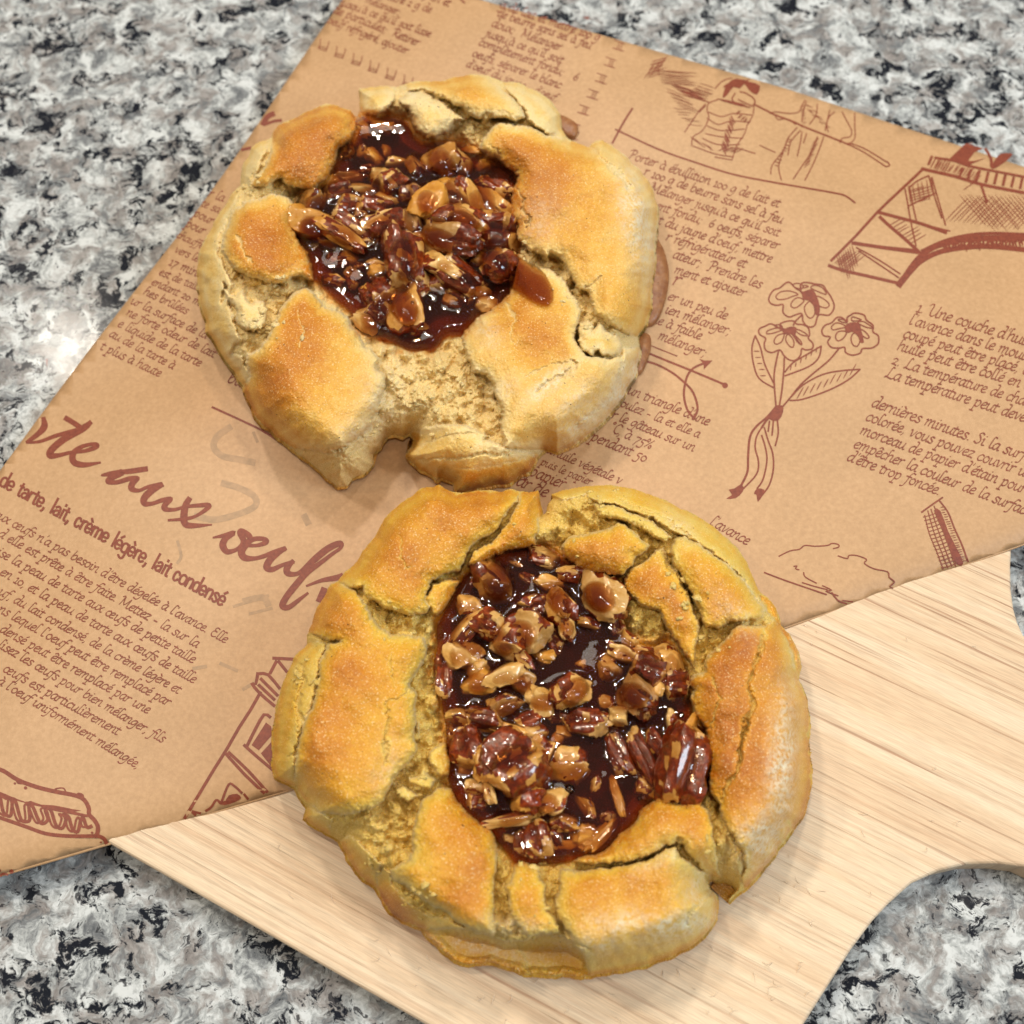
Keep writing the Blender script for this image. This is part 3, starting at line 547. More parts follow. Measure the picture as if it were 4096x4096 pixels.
pet = ["660,150 600,125 530,130 490,165 510,190 570,185 620,165", "700,190 660,175 620,200 605,240 640,255 680,230 705,205", "745,205 710,250 725,310 760,335 790,300 785,240 760,210", "790,165 830,170 890,210 900,240 870,255 820,235 790,190", "700,100 690,75 650,65 620,80 660,105", "760,100 790,80 850,100 880,150 830,135", "740,90 710,80 700,100",
 "560,420 500,410 430,430 420,455 470,450 530,430", "550,455 500,470 475,510 490,535 530,520 550,480", "580,460 565,500 590,545 620,560 630,520 610,480", "650,420 700,440 735,470 690,465 650,440", "640,470 680,510 690,540 670,530 640,490", "540,405 520,385 480,390 500,405",
 "1020,390 960,370 920,400 930,425 980,415 1020,405", "1020,435 970,440 950,480 970,510 1010,490 1035,450", "1090,450 1070,490 1085,540 1120,550 1140,500 1115,460", "1140,420 1180,440 1210,480 1190,490 1150,460", "1120,370 1160,360 1200,380 1240,410 1190,405", "1040,370 1010,345 970,345 1000,365", "1080,355 1080,325 1120,335 1150,350"]
for f_ in pet: k.ribbon(Z(*S, f_), 5, 4, closed=True)
k.fill(Z(*S, "660,110 700,130 760,110 800,150 830,250 820,310 790,300 790,240 750,200 700,190 690,150"), 2); k.fill(Z(*S, "540,430 600,400 650,410 640,470 690,540 650,520 610,460 560,460"), 2); k.fill(Z(*S, "1020,400 1060,370 1130,370 1150,430 1170,520 1140,520 1120,460 1080,440 1040,450"), 2)
pl(*S, 6.5, "510,590 490,680 475,800 490,1010", "555,640 550,750 535,900 515,1020", "690,310 640,360 625,390", "980,565 900,660 780,760 680,850 600,950 540,1020", "330,470 305,560 315,680 360,800 470,870", "330,470 370,560 400,680 440,770 480,850", "560,750 620,680 720,620 840,550", "840,550 820,640 740,710 560,780", "610,940 700,850 850,770 1000,740 1140,730", "1140,730 1050,810 900,890 700,960 600,970")
pl(*S, 9, "510,1020 480,1060 500,1100", "490,1020 420,1100 340,1170 290,1250 275,1400 270,1520 225,1620", "520,1060 430,1110 380,1180", sm=4)
pl(*S, 6.5, "380,1180 340,1250 330,1340 355,1440 340,1540 240,1650", "380,1240 410,1340 420,1440 390,1580 345,1650", "400,1180 430,1280 465,1380 470,1500 440,1620 385,1700", "440,1130 430,1210", "470,1130 460,1240", "500,1120 508,1220 485,1320")
hatch(315, 590, 370, 780, 50, 0, 5, 4, 2, S); hatch(600, 740, 800, 600, 10, -50, 6, 4, 2, S); hatch(650, 960, 1060, 780, 50, -90, 9, 4, 2, S)
k.fill(Z(*S, "490,1010 540,1010 545,1060 505,1130 430,1110 460,1060"), 2); k.fill(Z(*S, "215,1620 240,1640 230,1680 180,1725 105,1730 150,1700 125,1660 170,1650"), 2); k.fill(Z(*S, "345,1650 400,1660 390,1700 350,1755 340,1700 320,1690"), 2)
k.build('printed_flowers')
# round tower, ground sketch
k = Ink(); S = (2900, 1950, 1.615)
pl(*S, 7, "1270,160 1340,110 1405,65", "1380,80 1440,160 1480,260 1530,370 1570,480"); pl(*S, 4.5, "1290,180 1320,300 1370,420 1410,530", "1310,150 1350,290 1400,420 1440,520", "1330,140 1385,300 1430,420 1465,510", "1350,120 1420,300 1460,420 1490,510")
for i in range(15):
    f_ = i/14; x = 1288+f_*120; y = 185+f_*330; pl(*S, 3.6, "%g,%g %g,%g %g,%g" % (x-8, y+6, x+40, y-6, x+95, y-28))
k.fill(Z(*S, "1350,150 1390,150 1440,280 1490,380 1540,490 1500,500 1450,400 1400,270"), 2)
hatch(1390, 130, 1530, 480, 30, -4, 24, 3.4, 3, S)
pl(*S, 5, "348,445 420,410 480,400 515,375 580,380 660,375 690,362 730,368 735,385 700,395", "730,442 790,460 800,440 850,440 915,465 900,490 960,525 1050,545 1060,580 1095,610 1065,640 1085,652", "445,510 465,508 455,525 478,532", "508,550 520,580 590,618", "500,615 580,640 660,660", "630,635 690,665 650,670 730,700", "760,730 825,740", sm=3)
pl(*S, 6, "255,550 400,605 655,692", "690,680 730,730 785,752")
k.build('printed_tower')
# shop front sketch near the fold, below the lower pastry
k = Ink(); S = (650, 2550, 2.414)
pl(*S, 13, "945,530 850,700 740,870 620,1080 500,1270 350,1520 215,1745", sm=2); pl(*S, 13, "1070,200 1270,210", "1100,230 1040,345", "1120,230 1200,330", "920,345 900,450 860,440 940,540 1080,660", "940,350 1020,360 1130,490", "950,400 1110,560", "930,460 1080,600", "1040,770 980,745 900,880 820,1040", "790,1040 900,1140 1090,1300", "600,1110 800,1330 980,1500", "640,1110 830,1290 1010,1490", sm=2)
k.fill(Z(*S, "1000,820 1050,860 1060,940 930,1090 860,1040"), 1); k.fill(Z(*S, "1060,1000 1080,1200 1060,1260 950,1120"), 1)
k.fill(Z(*S, "640,1525 720,1510 760,1550 700,1590 600,1620 540,1600 610,1575"), 2); pl(*S, 10, "570,1590 640,1420 700,1440 765,1500", "420,1675 470,1640 520,1570 560,1600", "290,1680 365,1698", "290,1690 320,1715", "790,1515 825,1560")
k.build('printed_shop_front')
# éclair
k = Ink(); S = (0, 2950, 2.76)
pl(*S, 17, "-60,340 40,370 200,470 400,545 600,595 830,640 930,690 980,780 985,850 1040,910 1080,980 1075,1060 1050,1090", sm=4); pl(*S, 15, "-80,860 100,920 300,990 500,1060 700,1085 900,1090 1080,1090 1150,1120 1175,1165", sm=4)
k.fill(Z(*S, "0,600 120,650 280,710 340,700 450,740 600,750 800,790 900,808 830,820 960,850 1000,870 940,880 850,860 700,830 600,810 500,775 330,740 160,690 60,690 0,640"), 2)
wave = "0,640 30,800 60,850 120,860 140,700 170,700 230,900 290,930 330,900 320,760 360,760 430,920 480,950 530,900 500,800 560,800 620,970 690,1000 730,900 700,850 760,880 800,1010 860,1040 890,920 920,890 960,990 1010,980"
k.ribbon(Z(*S, wave), 14, 4); k.ribbon(Z(*S, wave)+np.array([-18, -2]), 9, 4); k.ribbon(Z(*S, "600,590 620,565 700,560 725,600"), 6, 3); k.ribbon(Z(*S, "180,470 200,505 260,510"), 6, 3); k.ribbon(Z(*S, "845,640 870,620 915,640 910,690"), 9, 3)
for x, y, r in [(165, 508, 5), (283, 557, 7), (128, 1480, 9), (1018, 1052, 5), (1115, 1158, 4), (-10, 1470, 8)]: k.dot(x/2.76, 2950+y/2.76, r)
pl(*S, 9, "0,1530 40,1505 85,1515")
k.build('printed_eclair')
# faint print of the folded-under layer showing through
k = Ink()
pl(0, 1600, 1.38, 26, "1270,150 1200,200 1180,260 1230,310 1330,330 1400,345", "1230,460 1330,490 1410,540 1390,600 1200,660 1080,640", "1350,1110 1450,1090 1480,1130", "1680,640 1700,680", sm=4); pl(0, 1600, 1.38, 12, "1290,1140 1480,1080", "1400,180 1420,230", "980,780 1000,860 980,900", "1380,1180 1500,1150")
pl(650, 2550, 2.414, 14, "560,250 720,320", "780,500 900,430", "300,300 420,280")
k.build('print_showing_through', GHOST, base=.00002)
# ============================================================ pastries
S0 = PZ+.0003
def cookie(name, label, outline, plates, cracks, pools, floury, POOL, HM, seed, DOUGH, browns=(), du=2.35, mound=None):
    O = np.vstack(outline); cxy = np.array([(O[:, 0].min()+O[:, 0].max())/2, (O[:, 1].min()+O[:, 1].max())/2]); rad = (O[:, 1].max()-O[:, 1].min())/2
    u0, v0 = O.min(0)-12; u1, v1 = O.max(0)+12
    us = np.arange(u0, u1, du); vs_ = np.arange(v0, v1, du); U, V = np.meshgrid(us, vs_)
    sh = U.shape
    # ragged coordinates
    wx = fbm(U/34, V/34, 3, seed)*9+fbm(U/9, V/9, 2, seed+5)*4.5; wy = fbm(U/34, V/34, 3, seed+9)*9+fbm(U/9, V/9, 2, seed+14)*4.5
    dO = sdf(U+fbm(U/45, V/45, 2, seed+2)*7, V+fbm(U/45, V/45, 2, seed+4)*7, O)
    PLp = np.vstack(pools)
    dP = sdf(U, V, PLp)
    hE = .0007+.0075*np.clip((cxy[1]-V)/rad*1.1, 0, 1)
    far = np.clip((cxy[1]-V)/rad, -1, 1)
    RR = 195-75*np.clip(far, 0, 1)
    tt = np.clip(dO/RR, 0, 1)
    env = hE+(HM-hE)*np.clip(1-(1-tt)**2.3, 0, 1)**(.5+.45*np.clip(-far+.3, 0, 1))
    env = env+.0011*fbm(U/170, V/170, 2, seed+20)*tt+.00055*fbm(U/70, V/70, 2, seed+21)*tt
    env = env-.0040*np.exp(-np.clip(-dP, 0, None)/80)*tt
    bb = fbm(U/38, V/38, 4, seed+30, .6); 
    bb2 = fbm(U/52, V/52, 5, seed+31, .62)
    pm = 1-ss(-30, -4, dP)
    h = env-.0043*tt-.0002+(.0028*bb2+.0024*lumps(U/44+wx*.035, V/44+wy*.035, seed)+.00035*lumps(U/13+wx*.03, V/13, seed+7))*(.2+.8*tt)*pm
    toast = .10+.10*fbm(U/60, V/60, 3, seed+40); crumb = np.ones(sh); flour = np.zeros(sh)
    lab = np.zeros(sh, np.int32)
    for pi, (pp, lift, t0, amp, cen, r) in enumerate(plates):
        P = np.vstack(pp) if isinstance(pp, (list, tuple)) else pp
        x0, y0 = P.min(0)-25; x1, y1 = P.max(0)+25
        i0, i1 = np.searchsorted(us, [x0, x1]); j0, j1 = np.searchsorted(vs_, [y0, y1]); s_ = (slice(j0, j1), slice(i0, i1))
        Us, Vs = U[s_], V[s_]
        if Us.size == 0: continue
        dO_ = dO[s_]
        d = sdf(Us+wx[s_], Vs+wy[s_], P)
        nearO = ss(34, 8, dO_)             # at the pastry outline a plate does not break off
        ins = (d > 0)
        rim = 1-ss(0, 20, d)
        hp = env[s_]+lift*1.45*(.10+1.0*np.sqrt(np.clip(1-(1-np.clip(d/105, 0, 1))**2, 0, 1)))*np.clip(dO_/60, 0, 1)-.0007*rim**2*(1-nearO)+.00016*fbm(Us/13, Vs/13, 3, seed+50+pi)*(1-.75*ss(0, 40, d))
        hp = hp+.00026*fbm(Us/60+pi*7, Vs/60, 2, seed+55)
        k_ = ss(0, 5.5, d)
        hn = h[s_]*(1-k_)+hp*k_
        h[s_] = np.where(ins, hn, h[s_])
        lab[s_] = np.where(ins, pi+1, lab[s_])
        g = 0
        flour[s_] = np.where(ins, .42*(1-ss(0, 13, d+fbm(Us/9, Vs/9, 2, seed+63)*5))*(1-nearO), flour[s_])
        cen2 = [cen] if np.ndim(cen[0]) == 0 else cen
        for c_ in cen2: g = np.maximum(g, np.exp(-((Us-c_[0])**2+(Vs-c_[1])**2)/(2*(r*.85)**2)))
        tp = t0*1.1+.05+amp*1.0*g-.30*(1-ss(0, 62, d))*(1-nearO)+.06*fbm(Us/50, Vs/50, 3, seed+60)
        toast[s_] = np.where(ins, toast[s_]*(1-k_)+tp*k_, toast[s_]); crumb[s_] = np.where(ins, (1-ss(2, 15, d+fbm(Us/11, Vs/11, 2, seed+61)*7))*.95*(1-nearO), crumb[s_])
    for cw, dep, pts in cracks:
        x0, y0 = pts.min(0)-40; x1, y1 = pts.max(0)+40
        i0, i1 = np.searchsorted(us, [x0, x1]); j0, j1 = np.searchsorted(vs_, [y0, y1]); s_ = (slice(j0, j1), slice(i0, i1))
        Us, Vs = U[s_], V[s_]
        d = dline(Us+wx[s_]*1.6, Vs+wy[s_]*1.6, pts); w_ = cw*(.25+1.0*vn(Us/28, Vs/28, seed+70))
        f_ = 1-ss(w_*.35, w_*1.15, d)
        h[s_] -= dep*.55*f_; crumb[s_] = np.maximum(crumb[s_], f_); toast[s_] -= .12*(1-ss(w_, w_*4, d))
    for (x, y, rx, ry, ang, a) in floury:
        c_, s1 = math.cos(R(ang)), math.sin(R(ang)); X_ = ((U-x)*c_+(V-y)*s1)/rx; Y_ = (-(U-x)*s1+(V-y)*c_)/ry
        flour = np.maximum(flour, a*np.exp(-(X_*X_+Y_*Y_))*(.55+.9*vn(U/22, V/22, seed+80)))
    for (x, y, rx, ry, ang, a) in browns:
        c_, s1 = math.cos(R(ang)), math.sin(R(ang)); X_ = ((U-x)*c_+(V-y)*s1)/rx; Y_ = (-(U-x)*s1+(V-y)*c_)/ry
        toast = toast+a*np.exp(-(X_*X_+Y_*Y_))
    # browned underside edge on the near side
    toast = toast+.22*np.clip(-far*1.2+.25, 0, 1)*(1-ss(0, 45, dO))
    h = blur(h, 1); toast = blur(toast, 2)
    # basin
    dPw = sdf(U+wx*.15, V+wy*.15, PLp)
    level = np.minimum(POOL+.0006*fbm(U/120, V/120, 2, seed+90), env*1.0+.0012+.004*ss(0, 90, dO))
    if mound: level = level+mound[3]*np.exp(-((U-mound[0])**2+(V-mound[1])**2)/mound[2]**2)*ss(0, 90, dPw)
    floor_ = level-.0052*ss(-4, 95, dPw)-.0006*ss(-4, 6, dPw)
    inb = ss(-5, 4, dPw)
    h = np.where(dPw > -5, np.minimum(h, floor_*inb+h*(1-inb)), h)
    wet = np.clip(ss(-46, -2, dPw+fbm(U/20, V/20, 2, seed+95)*22), 0, 1)*.9
    lab = np.where(dPw > 4, 0, lab)
    crumb = crumb*(1-ss(-14, 0, dPw)); toast = toast*(1-ss(-8, 2, dPw))+.32*ss(-8, 2, dPw)
    h = h+.00010*fbm(U/7, V/7, 2, seed+99)*(1-wet)
    h = np.maximum(h, .0004)
    mask = dO > 0
    P3 = W(U.ravel(), V.ravel(), (S0+h).ravel())
    root_xy = W(cxy[0], cxy[1], S0)
    root = empty(name, tuple(root_xy)); tag(root, label, 'pastry')
    mix = np.stack([np.clip(toast, 0, 1), np.clip(flour, 0, 1), np.clip(crumb, 0, 1), wet], -1).reshape(-1, 4)
    ny, nx_ = sh; ii, jj = np.meshgrid(np.arange(nx_-1), np.arange(ny-1)); a = (jj*nx_+ii).ravel()
    F = np.stack([a+nx_, a+nx_+1, a+1, a], -1)
    mk = mask.ravel(); F = F[mk[F].all(1)]
    lf = lab.ravel()[F].max(1)
    def part(nm, sel, extra=None):
        Fs = F[sel]; used, inv = np.unique(Fs, return_inverse=True); Vv = P3[used]; Fs = inv.reshape(-1, 4); M = mix[used]
        if extra is not None:
            # skirt: curl the outer edge under to the support
            E = np.vstack([Fs[:, [0, 1]], Fs[:, [1, 2]], Fs[:, [2, 3]], Fs[:, [3, 0]]]); 
            key = np.sort(E, 1); ks = key[:, 0].astype(np.int64)*len(Vv)+key[:, 1]; un, ix, cnt = np.unique(ks, return_index=True, return_counts=True)
            B = E[ix[cnt == 1]]
            return Vv, Fs, M, B
        return mesh_np(nm, Vv, Fs, DOUGH, root, M)
    for pi in range(1, len(plates)+1):
        sel = lf == pi
        if sel.sum() > 30: part('crust_piece', sel)
    part('crumb', lf == 0)
    # skirt from the whole outline
    Vv, Fs, M, B = part('x', lf >= 0, True)
    ctr = np.array([root_xy[0], root_xy[1]])
    bv = np.unique(B); mp = {int(b): i for i, b in enumerate(bv)}; q = Vv[bv]; mm = M[bv].copy()
    dirv = ctr-q[:, :2]; dirv /= np.linalg.norm(dirv, axis=1)[:, None]
    hh = q[:, 2]-S0; rings = [q]; 
    for fr_, ins_ in ((.75, -.0004), (.5, -.0005), (.25, 0.0), (.03, .0012), (-.02, .004)):
        r_ = q.copy(); r_[:, :2] += dirv*ins_; r_[:, 2] = S0-.0002+hh*fr_; rings.append(r_)
    nb = len(bv); SV = np.vstack(rings); SM = []
    for k in range(6):
        m2 = mm.copy(); m2[:, 0] = np.clip(m2[:, 0]+.07*k, 0, 1); m2[:, 2] = .15; m2[:, 1] *= .6; SM.append(m2)
    SF = []
    for e0, e1 in B:
        a_, b_ = mp[int(e0)], mp[int(e1)]
        for k in range(5): SF.append((b_+k*nb, a_+k*nb, a_+(k+1)*nb, b_+(k+1)*nb))
    mesh_np('underside', SV, SF, DOUGH, root, np.vstack(SM))
    G = dict(U=U, V=V, h=h, level=level, dP=sdf(U, V, PLp), us=us, vs=vs_, POOL=POOL, root=root, seed=seed, dO=dO)
    return G
def gs(G, key, x, y):
    i = np.clip(np.searchsorted(G['us'], x), 0, len(G['us'])-1); j = np.clip(np.searchsorted(G['vs'], y), 0, len(G['vs'])-1); return G[key][j, i]
def nut_mesh(kind, L, Wd, H, seed):
    rs = np.random.RandomState(seed); nu, nv = 32, 20
    th = np.linspace(0, 2*math.pi, nu, endpoint=False); ph = np.linspace(0, math.pi, nv)
    Th, Ph = np.meshgrid(th, ph)
    D = np.stack([np.cos(Ph), np.sin(Ph)*np.cos(Th), np.sin(Ph)*np.sin(Th)], -1)
    sq = .62; E = np.sign(D)*np.abs(D)**sq
    P = E/np.maximum(np.linalg.norm(E, axis=-1, keepdims=True), 1e-6)**.25
    o1, o2, o3 = rs.rand(3)*40
    nz = fbm(P[..., 0]*1.3+o1+P[..., 2], P[..., 1]*1.3+o2, 3)*.42+fbm(P[..., 0]*3.2+o3+P[..., 2]*2, P[..., 1]*3.2+P[..., 2]*3+o1, 3)*.20
    P = P*(1+nz[..., None])
    if kind in 'sm':                      # the long groove of a pecan half
        gr = np.exp(-(P[..., 1]/.20)**2)*(P[..., 2] > 0)*.34; P[..., 2] -= gr
        P[..., 2] += .05*np.sin(P[..., 0]*7+P[..., 1]*5+o2)
    flesh = np.full(Th.shape, .93 if kind in 'fa' else .06)
    if kind == 'f' and rs.rand() < .8: flesh = np.where(fbm(P[..., 0]*1.3+o3, P[..., 1]*1.5+o1+P[..., 2], 2) > .02, .06, flesh); keep_f = True
    ncut = {'s': 2, 'm': 3, 'f': 4, 'a': 2}[kind]
    for c in range(ncut):
        n = rs.normal(size=3); n[2] = abs(n[2])*(.9 if kind != 's' else .15); 
        if kind == 'm' and c == 0: n = np.array([rs.uniform(-1, 1), rs.uniform(-1, 1), .75])
        if kind == 's': n = np.array([(-1)**c*1.0, rs.uniform(-.5, .5), .15])
        n /= np.linalg.norm(n); off = rs.uniform(.52, .78) if kind != 'm' or c else rs.uniform(.28, .5)
        if kind == 's': off = rs.uniform(.72, .95)
        d = P@n-off; hit = d > 0
        P = P-np.where(hit, d*.80, 0)[..., None]*n
        rough = fbm(P[..., 0]*3.2+o2, P[..., 1]*3.2+o3, 2)*.09
        P = P+np.where(hit, rough*ss(0, .15, d), 0)[..., None]*n
        flesh = np.where(hit & ((c % 2 == 0) | (kind != 'f')), .93, flesh)
    V = P.reshape(-1, 3)*np.array([L/2, Wd/2, H/2])
    F = []
    for j in range(nv-1):
        for i in range(nu):
            a = j*nu+i; b = j*nu+(i+1) % nu; F.append((a, a+nu, b+nu, b))
    if kind in 'sm': flesh = np.where(fbm(P[..., 0]*2.2+o2, P[..., 1]*2.2+o1+P[..., 2], 3) > .30, .93, flesh)
    dark = rs.rand()**1.3*.8
    M = np.stack([flesh.ravel(), np.full(flesh.size, dark if kind in 'sm' else dark*.25), np.full(flesh.size, 1.0 if kind == 'a' else .30+rs.rand()*.65), np.ones(flesh.size)], -1)
    return V, np.array(F), M
def filling(G, nuts, tongues=()):
    rs0 = np.random.RandomState(G['seed']+500); nuts = list(nuts)
    xy = np.argwhere(G['dP'] > 26); tries = 0
    while tries < 20:
        tries += 1; j, i = xy[rs0.randint(len(xy))]; x, y = G['U'][j, i], G['V'][j, i]
        if any((x-n[0])**2+(y-n[1])**2 < (.32*(n[2]+n[3]))**2 for n in nuts): continue
        nuts.append((x, y, rs0.uniform(36, 78), rs0.uniform(26, 46), rs0.uniform(-80, 80), 'sfmaf'[rs0.randint(5)], rs0.uniform(.25, .6)))
    U, V, dP, level = G['U'], G['V'], G['dP'], G['level']
    top = level.copy(); bump_ = np.zeros(U.shape); parts = []
    for k, (x, y, L, Wd, ang, kind, zl) in enumerate(nuts):
        sc_ = pxscale(x, y, S0+G['POOL']); H = min(Wd, L)*sc_*(.95 if kind in 'sma' else .85)
        lv = float(gs(G, 'level', x, y)); zc = lv+(zl-.86)*.0035-H*.10+(.0010 if zl > 1.15 else 0)
        rs = np.random.RandomState(G['seed']*100+k)
        vv_, ff_, mm_ = nut_mesh(kind, L*sc_*1.38, Wd*sc_*1.38, H*1.25, G['seed']*100+k)
        rot = Matrix.Rotation(-R(ang), 3, 'Z') @ Matrix.Rotation(rs.uniform(-.35, .35), 3, 'Y') @ Matrix.Rotation(rs.uniform(-.4, .4), 3, 'X')
        vv_ = vv_@np.array(rot).T; c3 = W(x, y, S0+zc)
        parts.append((vv_+c3, ff_, mm_))
        pr = zc+H*.55-lv
        if pr > 0:
            c_, s1 = math.cos(R(ang)), math.sin(R(ang)); X_ = ((U-x)*c_+(V-y)*s1)/(L*.56+9); Y_ = (-(U-x)*s1+(V-y)*c_)/(Wd*.56+9)
            r2 = X_*X_+Y_*Y_; bump_ = np.maximum(bump_, pr*rs.choice([.8, .98, 1.07, 1.13, 1.18])*np.clip(1-r2*.8, 0, 1)**.5*ss(1.1, .45, r2)+pr*.22*np.exp(-r2*1.1))
    sd = G['seed']
    top = top+bump_*ss(-2, 26, dP)+(.0004*fbm(U/85, V/85, 2, sd+120))*ss(0, 20, dP)
    top = blur(top, 8); top = top-.0011*(1-ss(-6, 24, dP))
    # closed body of caramel
    def body(top, m):
        mask = m
        ny, nx_ = U.shape; st = 2
        sl = (slice(None, None, st), slice(None, None, st)); u_, v_, t_, k_ = U[sl], V[sl], top[sl], mask[sl]; ny, nx_ = u_.shape
        PT = W(u_.ravel(), v_.ravel(), (S0+t_).ravel()); 
        ii, jj = np.meshgrid(np.arange(nx_-1), np.arange(ny-1)); a = (jj*nx_+ii).ravel(); F = np.stack([a+nx_, a+nx_+1, a+1, a], -1)
        F = F[k_.ravel()[F].all(1)]; used, inv = np.unique(F, return_inverse=True); F = inv.reshape(-1, 4); T_ = PT[used]
        return T_, F
    T_, F = body(top, dP > -5)
    B_ = T_.copy(); B_[:, 2] = S0+G['POOL']-.0095
    n = len(T_); E = np.vstack([F[:, [0, 1]], F[:, [1, 2]], F[:, [2, 3]], F[:, [3, 0]]]); key = np.sort(E, 1); ks = key[:, 0].astype(np.int64)*n+key[:, 1]; un, ix, cnt = np.unique(ks, return_index=True, return_counts=True); Bd = E[ix[cnt == 1]]
    FF = np.vstack([F, F[:, ::-1]+n, np.stack([Bd[:, 1], Bd[:, 0], Bd[:, 0]+n, Bd[:, 1]+n], -1)])
    fo = mesh_np('caramel_filling', np.vstack([T_, B_]), FF, CARAMEL, G['root'])
    for (tp, thick) in tongues:
        d = sdf(U, V, tp); dm = d.max(); 
        th = thick*np.sqrt(np.clip(d/(dm*.8), 0, 1)*(2-np.clip(d/(dm*.8), 0, 1)))
        tt_ = G['h']+th
        T_, F = body(tt_, d > -1); n = len(T_); B_ = T_.copy()
        hb, _ = body(G['h']-.0007, d > -1); B_ = hb
        E = np.vstack([F[:, [0, 1]], F[:, [1, 2]], F[:, [2, 3]], F[:, [3, 0]]]); key = np.sort(E, 1); ks = key[:, 0].astype(np.int64)*n+key[:, 1]; un, ix, cnt = np.unique(ks, return_index=True, return_counts=True); Bd = E[ix[cnt == 1]]
        FF = np.vstack([F, F[:, ::-1]+n, np.stack([Bd[:, 1], Bd[:, 0], Bd[:, 0]+n, Bd[:, 1]+n], -1)])
        mesh_np('caramel_drip', np.vstack([T_, B_]), FF, CARAMEL, G['root'])
    for V_, F_, M_ in parts:
        me_ = mesh_np('pecan_piece', V_, F_, PECAN, fo, M_).data
        bm = bmesh.new(); bm.from_mesh(me_)
        for e_ in bm.edges:
            if len(e_.link_faces) == 2 and e_.calc_face_angle(0) > .62: e_.smooth = False
        bm.to_mesh(me_); bm.free()
    G['top'] = top
    return fo
def crumbs(G, spots, n, seed, parent, DOUGH):
    """small loose crumbs lying in the cracks and on the crust"""
    rs = np.random.RandomState(seed); V = []; F = []; M = []
    for k in range(n):
        x, y, r = spots[rs.randint(len(spots))]; x += rs.normal()*r; y += rs.normal()*r
        if gs(G, 'dP', x, y) > -8 or gs(G, 'dO', x, y) < 12: continue
        sz = rs.uniform(3, 9)*pxscale(x, y, S0+.015); c3 = W(x, y, S0+float(gs(G, 'h', x, y))+sz*.35)
        vv_, ff_, _ = nut_mesh('f', sz*2, sz*rs.uniform(1.3, 2), sz*1.6, seed*50+k) if k < 0 else (None, None, None)
        bm = bmesh.new(); bmesh.ops.create_icosphere(bm, subdivisions=2, radius=sz)
        o_ = rs.rand()*50
        for v_ in bm.verts:
            q = v_.co.normalized(); v_.co *= float(.35+1.3*vn(np.array(q.x*2.1+o_), np.array(q.y*2.1+q.z*1.9+o_)))
        n0 = len(V); bm.verts.ensure_lookup_table()
        V += [(v_.co.x*(.8+.6*(k%3))+c3[0], v_.co.y*(.8+.3*(k%4))+c3[1], v_.co.z*.8+c3[2]) for v_ in bm.verts]; F += [tuple(v_.index+n0 for v_ in f.verts) for f in bm.faces]; M += [(.12, .12, 1, 0)]*len(bm.verts); bm.free()
    o = mesh_np('loose_crumbs', V, F, DOUGH, parent, M); tag(o, kind='stuff')
# ------------------------------------------------------------ upper pastry
Z0 = (1200, 0, 1.486); Z1 = (700, 200, 1.756); Z2 = (1700, 200, 1.756); Z3 = (700, 1100, 1.756); Z4 = (1700, 1000, 1.756)
outA = [Z(*Z1, "1280,470 1230,420 1150,385 1050,380 950,420 850,470 720,530 690,570 670,620 620,635 590,640 530,690 490,780 460,880 460,950 380,1030 300,1160 220,1300 170,1420 155,1550 165,1700 175,1800"),
 Z(*Z3, "160,150 230,400 320,560 430,700 475,790 500,880 560,1000 680,1110 780,1190 900,1290 1050,1410 1150,1495 1215,1480 1250,1430 1330,1400 1400,1330 1400,1260 1460,1200 1500,1130 1550,1120 1600,1135 1650,1110 1680,1150 1670,1190 1620,1260 1650,1320 1720,1370 1800,1410 1840,1445"),
 Z(*Z4, "120,1600 195,1640 210,1710 400,1680 600,1640 740,1560 800,1440 850,1402 880,1405 930,1420 1050,1370 1180,1280 1300,1160 1400,1030 1470,900 1510,780 1515,680 1500,620 1550,530 1590,400 1605,200"),
 Z(*Z2, "1620,1500 1612,1400 1625,1250 1640,1100 1610,1000 1570,920 1500,830 1430,750 1340,690 1250,630 1200,640 1150,670 1070,650 1010,620 970,560 950,450 900,370 800,300 660,230 540,215 440,180 330,170 250,180 150,210 0,210"),
 Z(*Z1, "1650,220 1560,250 1400,255 1290,270 1300,350 1290,430")]
